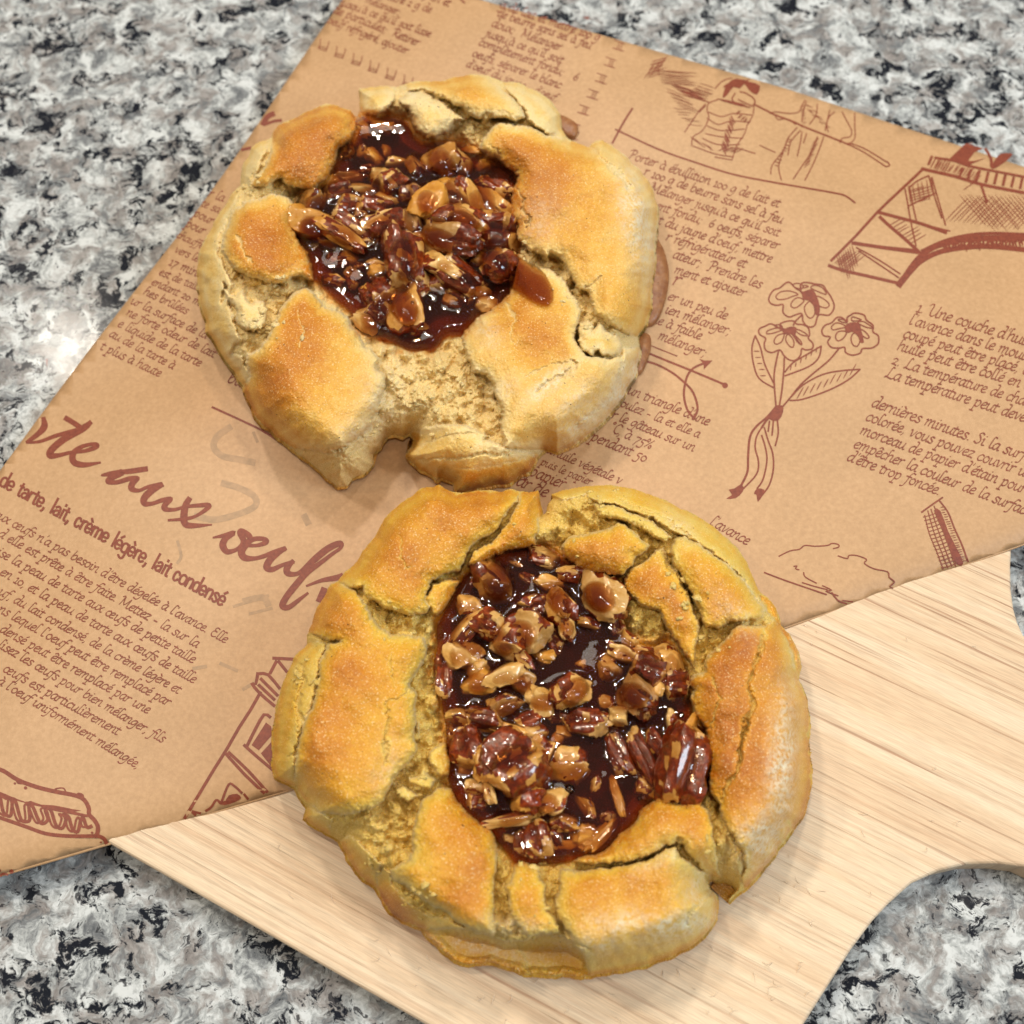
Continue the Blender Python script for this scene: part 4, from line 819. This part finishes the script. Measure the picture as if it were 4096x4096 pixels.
platesA = [
 ([Z(*Z3, "160,150 230,400 320,560 430,700 475,790 500,760 520,700 490,640 470,560 400,555 455,450 440,380 400,270 380,170 350,90 345,60"), Z(*Z1, "330,1780 420,1640 350,1530 310,1420 320,1300 360,1180 420,1080 470,980 540,900 600,830 650,700 660,600 600,640 530,690 490,780 460,880 460,950 380,1030 300,1160 220,1300 170,1420 155,1550 165,1700 175,1800")], .0002, .14, .12, (850, 1000), 90),
 (Z(*Z1, "1262,460 1230,420 1150,385 1050,380 950,420 850,470 720,530 690,570 680,640 640,800 530,920 500,945 560,972 640,950 740,900 780,950 900,980 980,985 1050,925 1130,800 1160,690 1230,630 1268,560"), .0022, .46, .20, ((1250, 560), (1180, 680)), 110),
 (Z(*Z1, "400,1130 480,1070 600,1040 700,1000 800,1030 870,1110 860,1160 830,1230 860,1320 920,1410 960,1500 985,1620 900,1595 840,1600 740,1640 660,1630 560,1600 450,1560 370,1490 320,1400 330,1300 370,1200"), .0022, .42, .33, (1050, 970), 95),
 (Z(*Z3, "870,95 930,80 990,130 1040,210 1130,240 1210,290 1250,360 1300,400 1330,500 1400,550 1440,590 1420,650 1470,690 1480,770 1440,860 1440,940 1390,1000 1350,1090 1260,1160 1200,1210 1040,1245 900,1235 780,1190 650,1090 560,1000 500,880 470,820 520,700 490,620 500,550 580,520 640,450 680,350 740,240 800,160"), .0026, .26, .40, ((1180, 1420), (1100, 1520), (1190, 1290)), 125),
 (Z(*Z3, "300,60 420,150 460,110 540,190 640,180 650,300 640,350 560,400 470,380 430,330 420,250"), .0012, .10, .0, (1000, 1300), 60),
 ([Z(*Z2, "395,640 420,590 460,545 530,510 600,515 700,530 870,590 1010,640 1150,670 1250,630 1340,690 1430,750 1500,830 1570,920 1640,1100 1625,1250 1612,1400 1620,1550"), Z(*Z4, "1605,200 1590,400 1550,530 1500,610 1400,600 1340,560 1280,520 1200,460 1170,400 1150,310 1060,270 1030,200 990,120 950,60 900,20"), Z(*Z2, "860,1460 780,1430 700,1380 640,1340 625,1290 650,1230 600,1170 600,1080 600,980 650,900 600,850 560,820 500,770 440,740 370,690")], .0020, .30, .36, ((2080, 640), (2190, 740), (2090, 800)), 120),
 (Z(*Z4, "620,10 790,110 900,140 960,190 1010,270 1060,340 1100,430 1090,520 1060,590 1080,660 1130,730 1200,745 1280,765 1370,745 1400,690 1460,690 1515,680 1510,780 1470,900 1400,1030 1300,1160 1180,1280 1050,1370 930,1420 870,1402 700,1400 560,1395 530,1250 540,1150 520,1080 490,1010 480,950 420,880 340,860 300,780 280,700 250,620 270,560 340,500 420,440 500,380 560,330 600,300 580,150"), .0020, .24, .34, ((2150, 1330), (2080, 1250)), 105),
 (Z(*Z4, "1090,510 1150,500 1190,560 1230,510 1280,560 1350,610 1390,680 1370,735 1290,755 1230,745 1215,710 1180,740 1100,705 1075,640 1070,570"), .0012, .20, 0, (2000, 1200), 60),
 (Z(*Z4, "-95,1290 0,1240 150,1220 300,1230 460,1310 420,1340 560,1370 620,1400 800,1440 740,1560 600,1640 400,1680 210,1710 190,1640 60,1600 -90,1530 -130,1450 -90,1370"), .0004, .16, .50, ((2020, 1920), (1900, 1940), (2110, 1870)), 55),
 (Z(*Z0, "365,535 420,500 520,505 575,540 570,600 530,650 460,680 370,690 355,620"), .0006, .10, .05, (1500, 400), 60),
 (Z(*Z0, "1200,480 1300,490 1400,530 1500,620 1550,680 1550,760 1600,820 1500,800 1400,755 1345,720 1335,660 1290,600 1230,530"), .0004, .12, 0, (1500, 400), 60),
 (Z(*Z0, "620,490 700,480 840,480 960,440 1080,450 1180,510 1260,570 1320,640 1340,700 1280,720 1200,705 1100,710 1030,700 960,640 880,600 800,560 720,540 640,545"), .0020, .16, .32, ((1860, 350), (1760, 370)), 75),
 (Z(*Z0, "590,590 640,550 700,545 780,575 860,610 930,670 1000,720 930,730 880,775 820,820 760,825 700,785 660,720 640,650 600,620"), .0018, .10, .05, (1500, 400), 60),
]
cracksA = [
 (9, .0020, Z(*Z2, "640,850 600,900 640,980 700,1050 680,1130 740,1180 720,1230")), (5, .0012, Z(*Z2, "520,780 500,700 460,660")),
 (7, .0010, Z(*Z1, "440,1300 480,1380 490,1440 540,1490")), (6, .0009, Z(*Z4, "690,900 780,850 880,800 1000,780 1050,790")), (13, .0016, Z(*Z4, "790,1000 860,930 960,880 1040,800")), (11, .0014, Z(*Z4, "1390,760 1370,900 1300,1040 1180,1150 1050,1230")),
 (6, .0010, Z(*Z4, "1230,170 1200,230 1130,270")), (16, .0018, Z(*Z2, "1160,670 1250,760 1350,850 1440,960")), (12, .0012, Z(*Z0, "1000,720 1100,690 1200,720 1300,760")),
 (10, .0014, Z(*Z4, "-90,1480 60,1460 200,1470 420,1440 600,1420 760,1450")), (7, .001, Z(*Z4, "0,1360 150,1310 330,1290 450,1330")), (8, .0008, Z(*Z4, "100,1520 300,1540 500,1510 700,1470")),
 (8, .0012, Z(*Z4, "280,760 340,850 420,900 460,980")), (6, .0008, Z(*Z3, "860,250 900,400 880,500")), (18, .0012, Z(*Z0, "740,560 840,640 940,700 1040,760")), (6, .0008, Z(*Z4, "560,330 620,480 600,640")),
]
poolA = [Z(*Z1, "1275,480 1350,458 1430,470 1520,455 1600,475 1640,510 1670,590 1750,640"), Z(*Z2, "0,630 60,630 180,628 280,650 340,700 380,740 450,770 520,790 570,830 620,870 640,920 600,970 610,1080 600,1170 630,1220 620,1330 630,1420 640,1520 620,1620 600,1700 560,1730 520,1780 430,1810 350,1850"),
 Z(*Z4, "330,500 260,570 180,570 110,600 90,650 40,690 0,680"), Z(*Z3, "1690,515 1640,510 1580,480 1480,430 1330,400 1290,340 1270,280 1200,210 1130,160 1050,80 1000,10"), Z(*Z1, "975,1600 950,1500 915,1410 860,1320 825,1230 850,1180 880,1100 900,1030 940,990 1010,980 1060,920 1130,800 1160,690 1230,630 1265,560")]
flA = [(2560, 900, 70, 260, -12, .75), (2480, 1560, 60, 200, 35, .8), (2330, 1700, 160, 60, -30, .7), (2200, 1530, 120, 35, -40, .8), (1530, 1600, 90, 160, 10, .45), (1440, 1720, 100, 60, -20, .5), (2150, 900, 90, 150, 20, .25), (2010, 1560, 70, 40, -30, .5), (1650, 380, 120, 40, 10, .3), (1950, 1340, 70, 50, 60, .4), (2300, 1620, 140, 70, -40, .45)]
GA = cookie('pecan_pastry', 'upper pecan pastry with a broken front rim and a caramel drip on its right', outA, platesA, cracksA, poolA, flA, .0150, .0195, 3, DOUGH_PALE, mound=(1740, 880, 190, .0026), browns=[(1340, 1900, 90, 60, 40, .3)])
Q1, Q2, Q3, Q4 = (1150, 450, 3.513), (1600, 500, 3.513), (1200, 850, 3.513), (1650, 850, 3.22)
nA = []
def nl(q, s):
    out = []
    for e in s.split(';'):
        f_ = e.split(); x, y = float(f_[0])/q[2]+q[0], float(f_[1])/q[2]+q[1]
        out.append((x, y, float(f_[2]), float(f_[3]), float(f_[4]), f_[5], float(f_[6])))
    return out
nA += nl(Q1, "1070 250 64 48 60 f .35;1340 200 84 52 20 a .4;1050 560 46 42 30 f .4;1230 620 64 46 40 a .35;850 530 70 42 80 s .3;1290 880 64 54 0 f .8;1480 980 92 72 -40 s .9;1790 740 76 58 60 m .8;1560 690 100 32 -15 f .55;880 900 112 42 -20 m .4;720 1130 95 60 -20 s .55;1050 1060 84 52 10 m .6;1390 1200 72 28 30 f .7;340 1240 84 84 0 m .95;870 1320 92 58 -10 s .7;1040 1380 55 50 -60 f .75;1250 1320 105 52 10 s .75;1270 1530 112 56 -15 f 1.15;1420 1590 120 105 0 s .85;300 1590 128 88 12 a 1.1;760 1690 180 66 30 f 1.25;900 1600 150 56 30 s .95;590 1810 66 38 20 m .6;1120 1800 62 52 0 m .6;1750 1500 98 72 70 m .9;1750 1130 60 74 90 s .85;560 1000 70 40 -30 a .3;1120 800 50 30 0 s .3")
nA += nl(Q2, "390 1060 116 94 -70 a 1.3;590 470 106 100 60 m 1.15;870 540 90 76 70 f .65;980 1000 124 76 65 f 1.05;750 930 84 62 50 m .95;1330 1080 160 74 50 f .5;1300 860 120 50 35 s .5;600 830 64 40 -30 a .75;700 1130 84 56 30 s .8;880 1280 170 84 28 f 1.35;600 1290 80 64 10 f 1.3;560 1380 96 84 0 s .8;680 1630 200 92 18 m 1.3;1390 1500 128 112 10 s 1.1;220 1590 56 46 60 f .9;1140 1650 70 66 40 s .8;1180 580 50 36 0 a .4;1000 360 60 24 10 a .35")
nA += nl(Q3, "1450 640 196 116 82 s 1.3;1080 710 72 34 15 f .7;1120 840 50 62 90 a .7;1560 960 108 90 20 s 1.0;1360 1080 74 62 -50 f .95;1080 1170 100 92 60 s .85;890 1420 48 46 0 f .8;960 1520 86 78 20 m .65;1120 1400 86 76 40 s .75;1480 1330 150 108 75 m 1.25;560 660 92 52 0 s .35;690 620 60 40 30 a .4")
nA += nl(Q4, "400 680 146 66 32 f 1.3;600 860 172 90 25 s 1.0;1100 640 132 118 60 m 1.25;840 600 52 62 90 f .8;520 1110 66 60 30 f .5;230 900 92 56 50 s .5;950 1160 58 46 0 f .5;640 1030 104 52 20 s .6;1210 430 52 40 0 f .5;1250 800 50 36 30 s .8;900 1000 56 50 0 f .6")
tongue = Z(*Z4, "560,60 640,20 720,70 790,110 860,180 905,280 910,350 870,400 820,400 740,360 660,310 600,270 560,200")
tongue2 = Z(*Z4, "330,500 420,440 500,400 560,440 540,500 470,530 420,580 350,600 300,590")
foA = filling(GA, nA, [(tongue, .0026), (Z(*Z4, "870,60 905,50 935,70 925,90 890,92 865,80"), .0010)])
crumbs(GA, [(1080, 1320, 45), (1040, 1270, 40), (1110, 1150, 30), (1740, 1500, 80), (1780, 1650, 70), (1680, 1560, 60), (2370, 1290, 25), (1850, 560, 50), (2100, 1010, 30), (2280, 1180, 25), (1530, 1700, 40), (1000, 760, 25)], 150, 41, GA['root'], DOUGH_PALE)
# caramel that leaked out under the right rim
for poly in (np.array([(2600, 960), (2645, 985), (2668, 1050), (2676, 1120), (2660, 1210), (2630, 1285), (2595, 1310), (2560, 1290)]), np.array([(2550, 1350), (2596, 1345), (2604, 1390), (2588, 1450), (2560, 1500), (2510, 1490)]), np.array([(2230, 470), (2300, 500), (2312, 530), (2290, 560), (2240, 540)])):
    P = smooth_poly(poly, 6); c_ = P.mean(0); V = []; F = []; n = len(P)
    for k, (s_, z_) in enumerate(((1, .00005), (.97, .0010), (.86, .0016), (.55, .0019), (.02, .0020))):
        q = PW(*(c_+(P-c_)*s_).T); q[:, 2] += z_; V += [tuple(a) for a in q]
        if k: F += [((k-1)*n+i, (k-1)*n+(i+1) % n, k*n+(i+1) % n, k*n+i) for i in range(n)]
    mesh_np('baked_caramel_foot', V, F, LEAK, GA['root'])
# ------------------------------------------------------------ lower pastry
Y1, Y2, Y3, Y4 = (1050, 1900, 1.61), (2100, 1900, 1.61), (1100, 2850, 1.61), (2200, 2850, 1.61)
outB = [Z(*Y1, "1130,60 1235,112 1400,105 1600,95 1720,105 1780,90 1792,150 1802,200 1810,250"), Z(*Y2, "135,240 150,180 180,150 170,120 240,90 350,70 500,60 650,75 800,120 900,160 1020,220 1140,280 1250,360 1350,450 1430,570 1480,680 1515,750 1570,790 1620,850 1650,960 1700,1020 1760,1130 1780,1230 1765,1310 1795,1380 1822,1450 1835,1560 1830,1700 1845,1850"),
 Z(*Y4, "1670,200 1685,400 1670,550 1630,680 1550,780 1480,870 1440,930 1350,1050 1250,1140 1180,1190 1145,1235 1135,1200 1165,1165 1185,1140 1160,1110 1110,1085 1085,1090 1040,1072 1020,1085 1030,1130 1075,1180 1085,1250 1070,1330 1030,1400 980,1460 900,1520 800,1570 650,1620 500,1660 350,1690 200,1710 80,1690 -10,1700"),
 Z(*Y3, "1650,1690 1600,1690 1560,1660 1400,1620 1260,1630 1150,1600 1080,1540 1000,1470 940,1400 900,1388 820,1350 740,1290 690,1210 650,1130 590,1090 520,1030 470,960 430,880 410,830 340,790 260,740 180,690 200,620 170,560 130,490 90,470 0,430"), Z(*Y1, "60,1850 65,1800 70,1650 100,1450 140,1310 200,1180 290,1080 290,1020 330,900 400,770 430,700 480,690 540,620 600,560 650,480 720,400 780,290 850,210 930,150 1020,90")]
platesB = [
 ([Z(*Y3, "930,1395 1120,1390 1250,1390 1390,1440 1480,1470 1600,1465 1750,1430 1850,1440 1932,1470"), Z(*Y4, "130,1440 200,1500 260,1600 260,1700 200,1710 80,1690 -10,1700"), Z(*Y3, "1650,1690 1600,1690 1560,1660 1400,1620 1260,1630 1150,1600 1080,1540 1000,1470 940,1400")], -.011, .22, .12, (1900, 3790), 100),
 (Z(*Y2, "170,120 240,90 350,70 500,60 650,75 800,120 900,160 1020,220 1140,280 1250,360 1350,450 1430,570 1480,680 1515,750 1530,830 1500,800 1440,720 1350,620 1250,540 1140,455 1030,400 980,390 900,330 800,280 700,240 600,200 500,180 440,170 380,140 300,150 240,170 180,150"), .0002, .15, .06, (2500, 2000), 100),
 (Z(*Y2, "1500,760 1570,790 1620,850 1650,960 1700,1020 1760,1130 1780,1230 1765,1310 1740,1250 1700,1130 1650,1020 1600,930 1540,880"), -.011, .36, .20, (3150, 2550), 80),
 (Z(*Y1, "1130,60 1240,115 1400,105 1600,95 1650,100 1640,180 1590,230 1550,290 1520,350 1450,400 1380,430 1340,480 1310,560 1280,620 1190,640 1090,690 1060,760 1080,850 1060,890 950,915 870,890 780,860 710,810 660,770 640,720 600,745 560,720 480,690 540,620 600,560 650,480 720,400 780,290 850,210 930,150 1020,90"), .0022, .30, .30, ((1900, 1990), (1620, 2230), (1800, 2060)), 110),
 (Z(*Y1, "1660,110 1720,105 1780,90 1792,150 1802,200 1782,330 1760,440 1780,460 1700,470 1560,500 1450,540 1380,590 1320,590 1350,500 1420,450 1500,400 1560,320 1600,250 1640,190"), .0018, .40, .12, (2080, 2080), 90),
 (Z(*Y1, "1240,670 1280,690 1250,730 1200,830 1160,900 1120,910 1070,860 1040,800 1090,705 1180,670"), .0010, .30, .05, (1760, 2390), 50),
 ([Z(*Y1, "500,1070 420,1090 370,1200 360,1330 330,1450 270,1580 230,1700 215,1850"), Z(*Y3, "130,300 130,430 150,500 200,580 290,640 400,665 520,650 640,610 700,570 740,500 760,430 800,380 860,320 920,260 935,180 900,100 925,50"), Z(*Y1, "1010,1750 970,1690 985,1600 990,1500 1000,1420 950,1340 1000,1260 1040,1190 1060,1110 1040,1050 950,1030 830,1030 750,970 690,900 670,830 600,750 560,720 480,695 430,700 400,770 330,900 290,1020 350,1040 440,1075")], .0024, .28, .32, ((1400, 2700), (1300, 2860), (1350, 2480), (1270, 3000)), 110),
 ([Z(*Y1, "290,1080 350,1070 420,1090 370,1200 360,1330 330,1450 270,1580 230,1700 215,1850"), Z(*Y3, "130,300 128,480 90,470 0,430"), Z(*Y1, "60,1850 65,1800 70,1650 100,1450 140,1310 200,1180")], .0002, .18, .08, (1110, 2900), 100),
 (Z(*Y3, "990,250 1060,200 1110,190 1130,300 1130,400 1060,412 1020,350 980,310"), .0006, .24, 0, (0, 0), 60),
 (Z(*Y3, "840,420 940,400 970,380 1040,430 1000,500 930,490 870,460"), .0004, .12, 0, (0, 0), 60), (Z(*Y3, "770,500 820,470 900,520 935,540 850,575 800,550"), .0003, .08, 0, (0, 0), 60),
 (Z(*Y3, "410,830 470,790 530,820 600,880 660,940 700,980 660,1050 650,1130 590,1090 520,1030 470,960 430,880"), .0003, .22, .08, (1400, 3430), 60),
 (Z(*Y3, "180,690 205,610 300,640 370,690 350,790 260,740"), .0002, .2, 0, (0, 0), 60),
 (Z(*Y3, "650,1060 700,1000 750,1030 765,1110 810,1180 900,1250 1000,1310 1110,1330 1200,1375 1250,1395 1120,1400 940,1392 820,1350 740,1290 690,1210 650,1130"), -.0004, .26, .30, (1560, 3640), 70),
 (Z(*Y3, "960,540 1050,490 1130,490 1180,560 1240,640 1320,700 1400,760 1440,850 1430,950 1420,1050 1410,1150 1420,1250 1400,1300 1410,1380 1420,1420 1390,1450 1340,1420 1260,1390 1180,1360 1110,1290 1000,1240 900,1170 820,1110 755,1070 740,1010 790,990 850,950 890,870 880,780 900,700 920,620"), .0026, .26, .36, ((1860, 3330), (1900, 3480), (1850, 3580)), 100),
 (Z(*Y3, "1530,980 1600,960 1700,1000 1710,1070 1740,1110 1740,1200 1770,1280 1820,1330 1840,1420 1740,1435 1620,1440 1560,1370 1520,1290 1500,1200 1480,1130 1520,1090"), .0018, .30, .14, (2110, 3620), 60),
 (Z(*Y4, "570,650 600,600 680,555 780,560 880,580 960,580 1020,610 1040,700 1055,800 1070,920 1098,1070 1040,1060 960,990 920,950 860,870 810,850 740,860 680,900 600,940 520,960 400,970 250,980 130,970 200,930 330,900 400,840 450,770 540,710"), .0024, .34, .20, ((2640, 3230), (2780, 3260)), 90),
 (Z(*Y4, "65,1000 180,1020 280,1000 400,990 520,970 620,950 690,910 740,870 810,860 830,910 900,970 950,990 1010,1060 1010,1130 1075,1180 1085,1250 1070,1330 1030,1400 980,1460 900,1520 800,1570 650,1620 500,1660 350,1690 260,1700 230,1600 180,1530 150,1470 100,1400 50,1330 30,1200 60,1130 60,1050"), .0022, .20, .28, ((2380, 3560), (2540, 3540)), 110),
 (Z(*Y2, "440,180 500,182 600,200 700,250 800,290 900,350 940,410 900,440 820,400 720,340 640,300 560,290 480,270"), .0008, .16, 0, (0, 0), 60),
 (Z(*Y2, "930,480 960,410 1030,398 1140,455 1250,535 1350,615 1440,715 1500,800 1535,850 1540,930 1430,940 1330,950 1240,990 1165,990 1100,860 1060,750 1000,650 960,580"), .0016, .28, .14, ((2830, 2330), (2880, 2420)), 90),
 (Z(*Y2, "640,660 700,590 760,560 850,475 900,470 930,560 1000,650 1050,760 1100,900 1130,1000 1100,1080 1100,1200 1090,1250 1050,1200 960,1060 900,960 850,870 750,850 700,800 640,740"), .0008, .42, .20, ((2560, 2320), (2660, 2420)), 80),
 (Z(*Y2, "220,460 300,400 400,380 520,350 600,300 640,310 720,390 800,455 780,500 720,530 700,590 640,655 560,650 450,640 350,600 260,540"), .0022, .36, .18, (2380, 2200), 90),
 ([Z(*Y2, "1330,990 1400,960 1480,962 1540,975 1600,930 1650,965 1680,1050 1720,1180 1765,1310 1795,1380 1822,1450 1835,1560 1830,1700 1845,1850"), Z(*Y4, "1670,200 1685,400 1670,550 1630,680 1550,780 1480,870 1350,1050 1250,1140 1230,1080 1260,1000 1250,940 1230,880 1190,830 1150,770 1120,700 1090,600 1030,510 1020,430 1020,300 1010,200 1000,100"), Z(*Y2, "1100,1560 1060,1450 1090,1380 1050,1350 1070,1300 1160,1260 1160,1200 1190,1140 1260,1080")], .0024, .40, .34, ((2880, 2700), (2920, 2900), (2960, 3060), (2940, 2600)), 120),
]
cracksB = [
 (13, .0024, Z(*Y2, "1540,1050 1520,1120 1490,1220 1450,1300 1440,1390 1470,1480 1430,1600 1400,1700 1370,1850")), (12, .0022, Z(*Y4, "1270,50 1240,200 1220,300 1210,400 1150,450 1100,560")), (6, .0012, Z(*Y2, "1205,1290 1215,1350 1245,1450 1210,1560 1190,1640")),
 (6, .0012, Z(*Y1, "1000,1280 950,1340 930,1390 870,1440 795,1465 810,1550 800,1650 785,1750 800,1850")), (6, .0010, Z(*Y1, "835,1160 830,1250 850,1370")), (6, .0010, Z(*Y3, "710,150 720,260 705,340")),
 (16, .0024, Z(*Y1, "255,1230 265,1330 230,1450 245,1560 235,1680 220,1800")), (10, .0020, Z(*Y1, "290,1030 360,1045 430,1075 490,1065")), (6, .0014, Z(*Y1, "165,1805 215,1812")),
 (15, .0026, Z(*Y3, "790,1080 850,1140 900,1190 960,1240 1040,1290 1120,1310")), (18, .0026, Z(*Y4, "830,830 860,900 910,960 950,990")), (8, .0014, Z(*Y4, "740,880 640,930 480,975")),
 (10, .0016, Z(*Y4, "30,1330 90,1400 150,1450 240,1530")), (14, .0014, Z(*Y4, "1060,1100 1010,1200 920,1260 880,1350")), (8, .0008, Z(*Y4, "1540,700 1550,780 1480,860")),
 (22, .0026, Z(*Y2, "900,490 940,600 1000,680 1060,780 1120,880")), (8, .0012, Z(*Y2, "610,150 700,200 860,260 960,330 1060,400")), (6, .0009, Z(*Y2, "1540,1000 1560,1040 1520,1120 1480,1200")), (12, .001, Z(*Y3, "1240,1400 1400,1440 1550,1480 1700,1450")),
 (5, .0008, Z(*Y1, "860,370 900,430 880,520 930,600")), (7, .0010, Z(*Y3, "1560,1440 1580,1520 1620,1600 1640,1680")),
]
poolB = [Z(*Y1, "1300,640 1380,590 1450,540 1560,490 1700,465 1800,455 1870,478"), Z(*Y2, "200,490 260,540 350,600 450,640 560,650 610,690 620,780 630,900 640,1000 700,1040 740,1090 830,1110 900,1060 960,1100 1010,1180 1020,1280 1030,1400 1060,1470 1060,1570 1110,1590 1150,1650 1170,1750 1175,1870"),
 Z(*Y4, "1010,300 1020,400 1010,500 960,550 880,575 780,555 680,550 600,600 560,660 500,730 440,780 400,840 330,890 200,920 100,950 20,962"), Z(*Y3, "1740,955 1650,970 1600,950 1540,960 1500,900 1440,830 1400,760 1320,700 1240,640 1180,560 1140,490 1120,420 1130,330 1110,200 1110,100 1095,20"), Z(*Y1, "1165,1500 1150,1400 1120,1300 1110,1200 1130,1100 1130,950 1160,900 1220,800 1260,720")]
flB = [(1950, 3790, 260, 40, 12, .45), (3130, 3060, 60, 330, 5, .7), (3030, 3360, 150, 90, -45, .7), (2720, 3700, 170, 60, -15, .75), (2480, 3700, 160, 60, -10, .55), (2800, 3560, 80, 120, 20, .5), (2040, 3700, 110, 35, 8, .6), (2000, 3710, 60, 30, 0, .5), (2950, 2470, 110, 60, 40, .3), (2350, 3780, 200, 50, -5, .5), (1560, 3100, 80, 160, 10, .2), (2720, 2110, 40, 90, -45, .35), (2640, 3430, 120, 50, -30, .35)]
GB = cookie('pecan_pastry', 'lower pecan pastry with a wide caramel pool, lying half on paper, half on wood', outB, platesB, cracksB, poolB, flB, .0158, .0208, 8, DOUGH_GOLD, browns=[(1600, 3600, 100, 60, 40, .25), (1300, 2250, 200, 60, -60, .05)])
X1, X2, X3, X4, X5 = (1720, 2150, 1.82), (2250, 2150, 1.82), (1750, 2700, 1.82), (2250, 2700, 1.68), (1900, 3050, 1.82)
nB = []
nB += nl(X1, "480 310 136 112 60 m 1.15;350 320 54 44 0 s .6;850 150 100 64 10 m .85;625 190 40 17 30 f .8;265 495 76 54 0 f .9;430 625 90 84 40 s 1.35;275 660 136 62 -45 f 1.0;225 860 110 84 60 f 1.1;310 820 70 56 10 m 1.1;550 750 112 104 30 m 1.2;700 690 130 112 30 m 1.35;650 590 96 42 -20 f 1.25;660 850 104 34 55 f 1.4;720 460 76 32 -35 f .85;800 500 66 60 0 s .7;870 340 86 48 10 f .8;950 480 116 84 70 m 1.3;995 660 80 52 80 f 1.3;540 1000 130 72 -20 f 1.25;650 1040 92 74 30 m 1.15;350 970 76 60 -30 f .8;355 1055 90 74 0 a 1.0;100 1010 136 50 85 s .65;820 870 66 46 0 a .8;900 760 80 50 60 s .6;720 300 60 30 20 s .4")
nB += nl(X2, "50 270 80 54 0 f .95;165 225 74 46 0 s 1.0;245 255 60 36 20 f 1.1;290 430 150 116 42 m 1.4;375 350 76 40 40 s 1.1;190 620 74 42 0 f .95;430 850 92 56 20 m .85;330 950 80 66 70 m .7;630 960 124 100 20 s 1.15;685 1020 62 54 60 f 1.15;810 930 92 72 70 f 1.05;740 830 62 46 0 f .75;490 750 64 40 20 m .65;590 830 64 34 0 f .65;130 915 34 30 0 f .6;400 650 60 40 80 s .6")
nB += nl(X3, "765 190 96 70 20 f 1.1;985 115 124 100 -45 m 1.25;505 220 92 66 -25 m 1.1;330 310 130 60 12 s 1.05;440 375 156 44 14 f .95;160 300 76 54 20 f .85;660 330 84 56 -20 s .8;705 430 88 54 -10 f 1.0;730 500 56 46 30 f 1.0;790 575 104 52 -80 f .55;225 525 134 100 80 s .95;550 640 205 160 -32 s 1.55;345 610 135 56 -80 f 1.4;370 840 84 40 80 f 1.4;285 810 66 54 0 f 1.0;750 775 66 60 0 f .7;960 660 116 100 0 f .75;625 880 104 84 20 f 1.35;800 935 104 80 -10 f 1.2;540 1050 180 46 -12 f 1.2;290 920 64 50 0 s .6;920 420 46 40 0 f .55;860 300 60 40 0 s .4")
nB += nl(X4, "150 310 150 80 5 s 1.15;265 330 66 50 -30 f 1.05;380 275 76 62 80 f 1.15;500 140 124 112 30 m 1.3;610 60 84 56 80 f 1.15;290 180 46 40 0 f .65;540 560 190 52 65 s .95;375 520 150 60 70 s .65;640 470 124 50 60 s .85;740 340 84 46 85 f .75;835 610 240 130 105 s 1.65;800 440 180 52 -58 f 1.55;530 745 54 46 0 f .55;580 800 46 34 0 f .45;225 730 54 34 -50 f .65;190 890 62 22 85 f .5;355 790 150 30 75 a .5;760 60 92 80 0 s .9;700 770 62 46 0 a .5;480 640 60 40 20 s .4;290 960 60 36 0 s .4")
nB += nl(X5, "450 550 112 80 78 s 1.15;420 645 110 36 5 f .7;650 425 82 62 10 m .85;640 475 54 32 -20 f .75;245 545 38 30 0 f .65;800 560 80 76 0 a .5;930 520 150 46 -40 a .4;350 570 90 56 85 s .7;560 560 80 60 40 s .45;690 600 70 30 0 a .4")
foB = filling(GB, nB)
crumbs(GB, [(1570, 2480, 40), (1690, 2480, 50), (1650, 3130, 30), (1560, 3300, 60), (1480, 3420, 40), (2250, 2080, 60), (2400, 2030, 50), (2750, 2400, 50), (2820, 2560, 30), (1210, 2700, 30), (1680, 3600, 40), (2880, 3400, 50), (2150, 3480, 40), (2190, 3640, 30), (1740, 2700, 30)], 180, 77, GB['root'], DOUGH_GOLD)
# air bubbles standing in the caramel
for (x, y, r, G, fo) in [(2279, 3156, 20, GB, foB), (2264, 2845, 14, GB, foB), (2558, 3194, 9, GB, foB), (2370, 2950, 8, GB, foB), (2366, 2972, 6, GB, foB), (2725, 2860, 12, GB, foB), (2122, 3010, 6, GB, foB), (1925, 1290, 7, GA, foA), (2118, 3015, 5, GB, foB), (1650, 1210, 6, GA, foA)]:
    rr_ = r*pxscale(x, y, S0+.016); c3 = W(x, y, S0+float(gs(G, 'top', x, y))+rr_*.12)
    bm = bmesh.new(); bmesh.ops.create_uvsphere(bm, u_segments=20, v_segments=12, radius=rr_)
    me = bpy.data.meshes.new('bubble')
    for v_ in bm.verts: v_.co += Vector(c3)
    for f in bm.faces: f.smooth = True
    bm.to_mesh(me); bm.free(); me.materials.append(BUBBLE); o = bpy.data.objects.new('bubble', me); C.objects.link(o); par(o, fo)
sc.cycles.use_denoising = True
sc.cycles.max_bounces = 10; sc.cycles.transparent_max_bounces = 16; sc.cycles.sample_clamp_indirect = 6
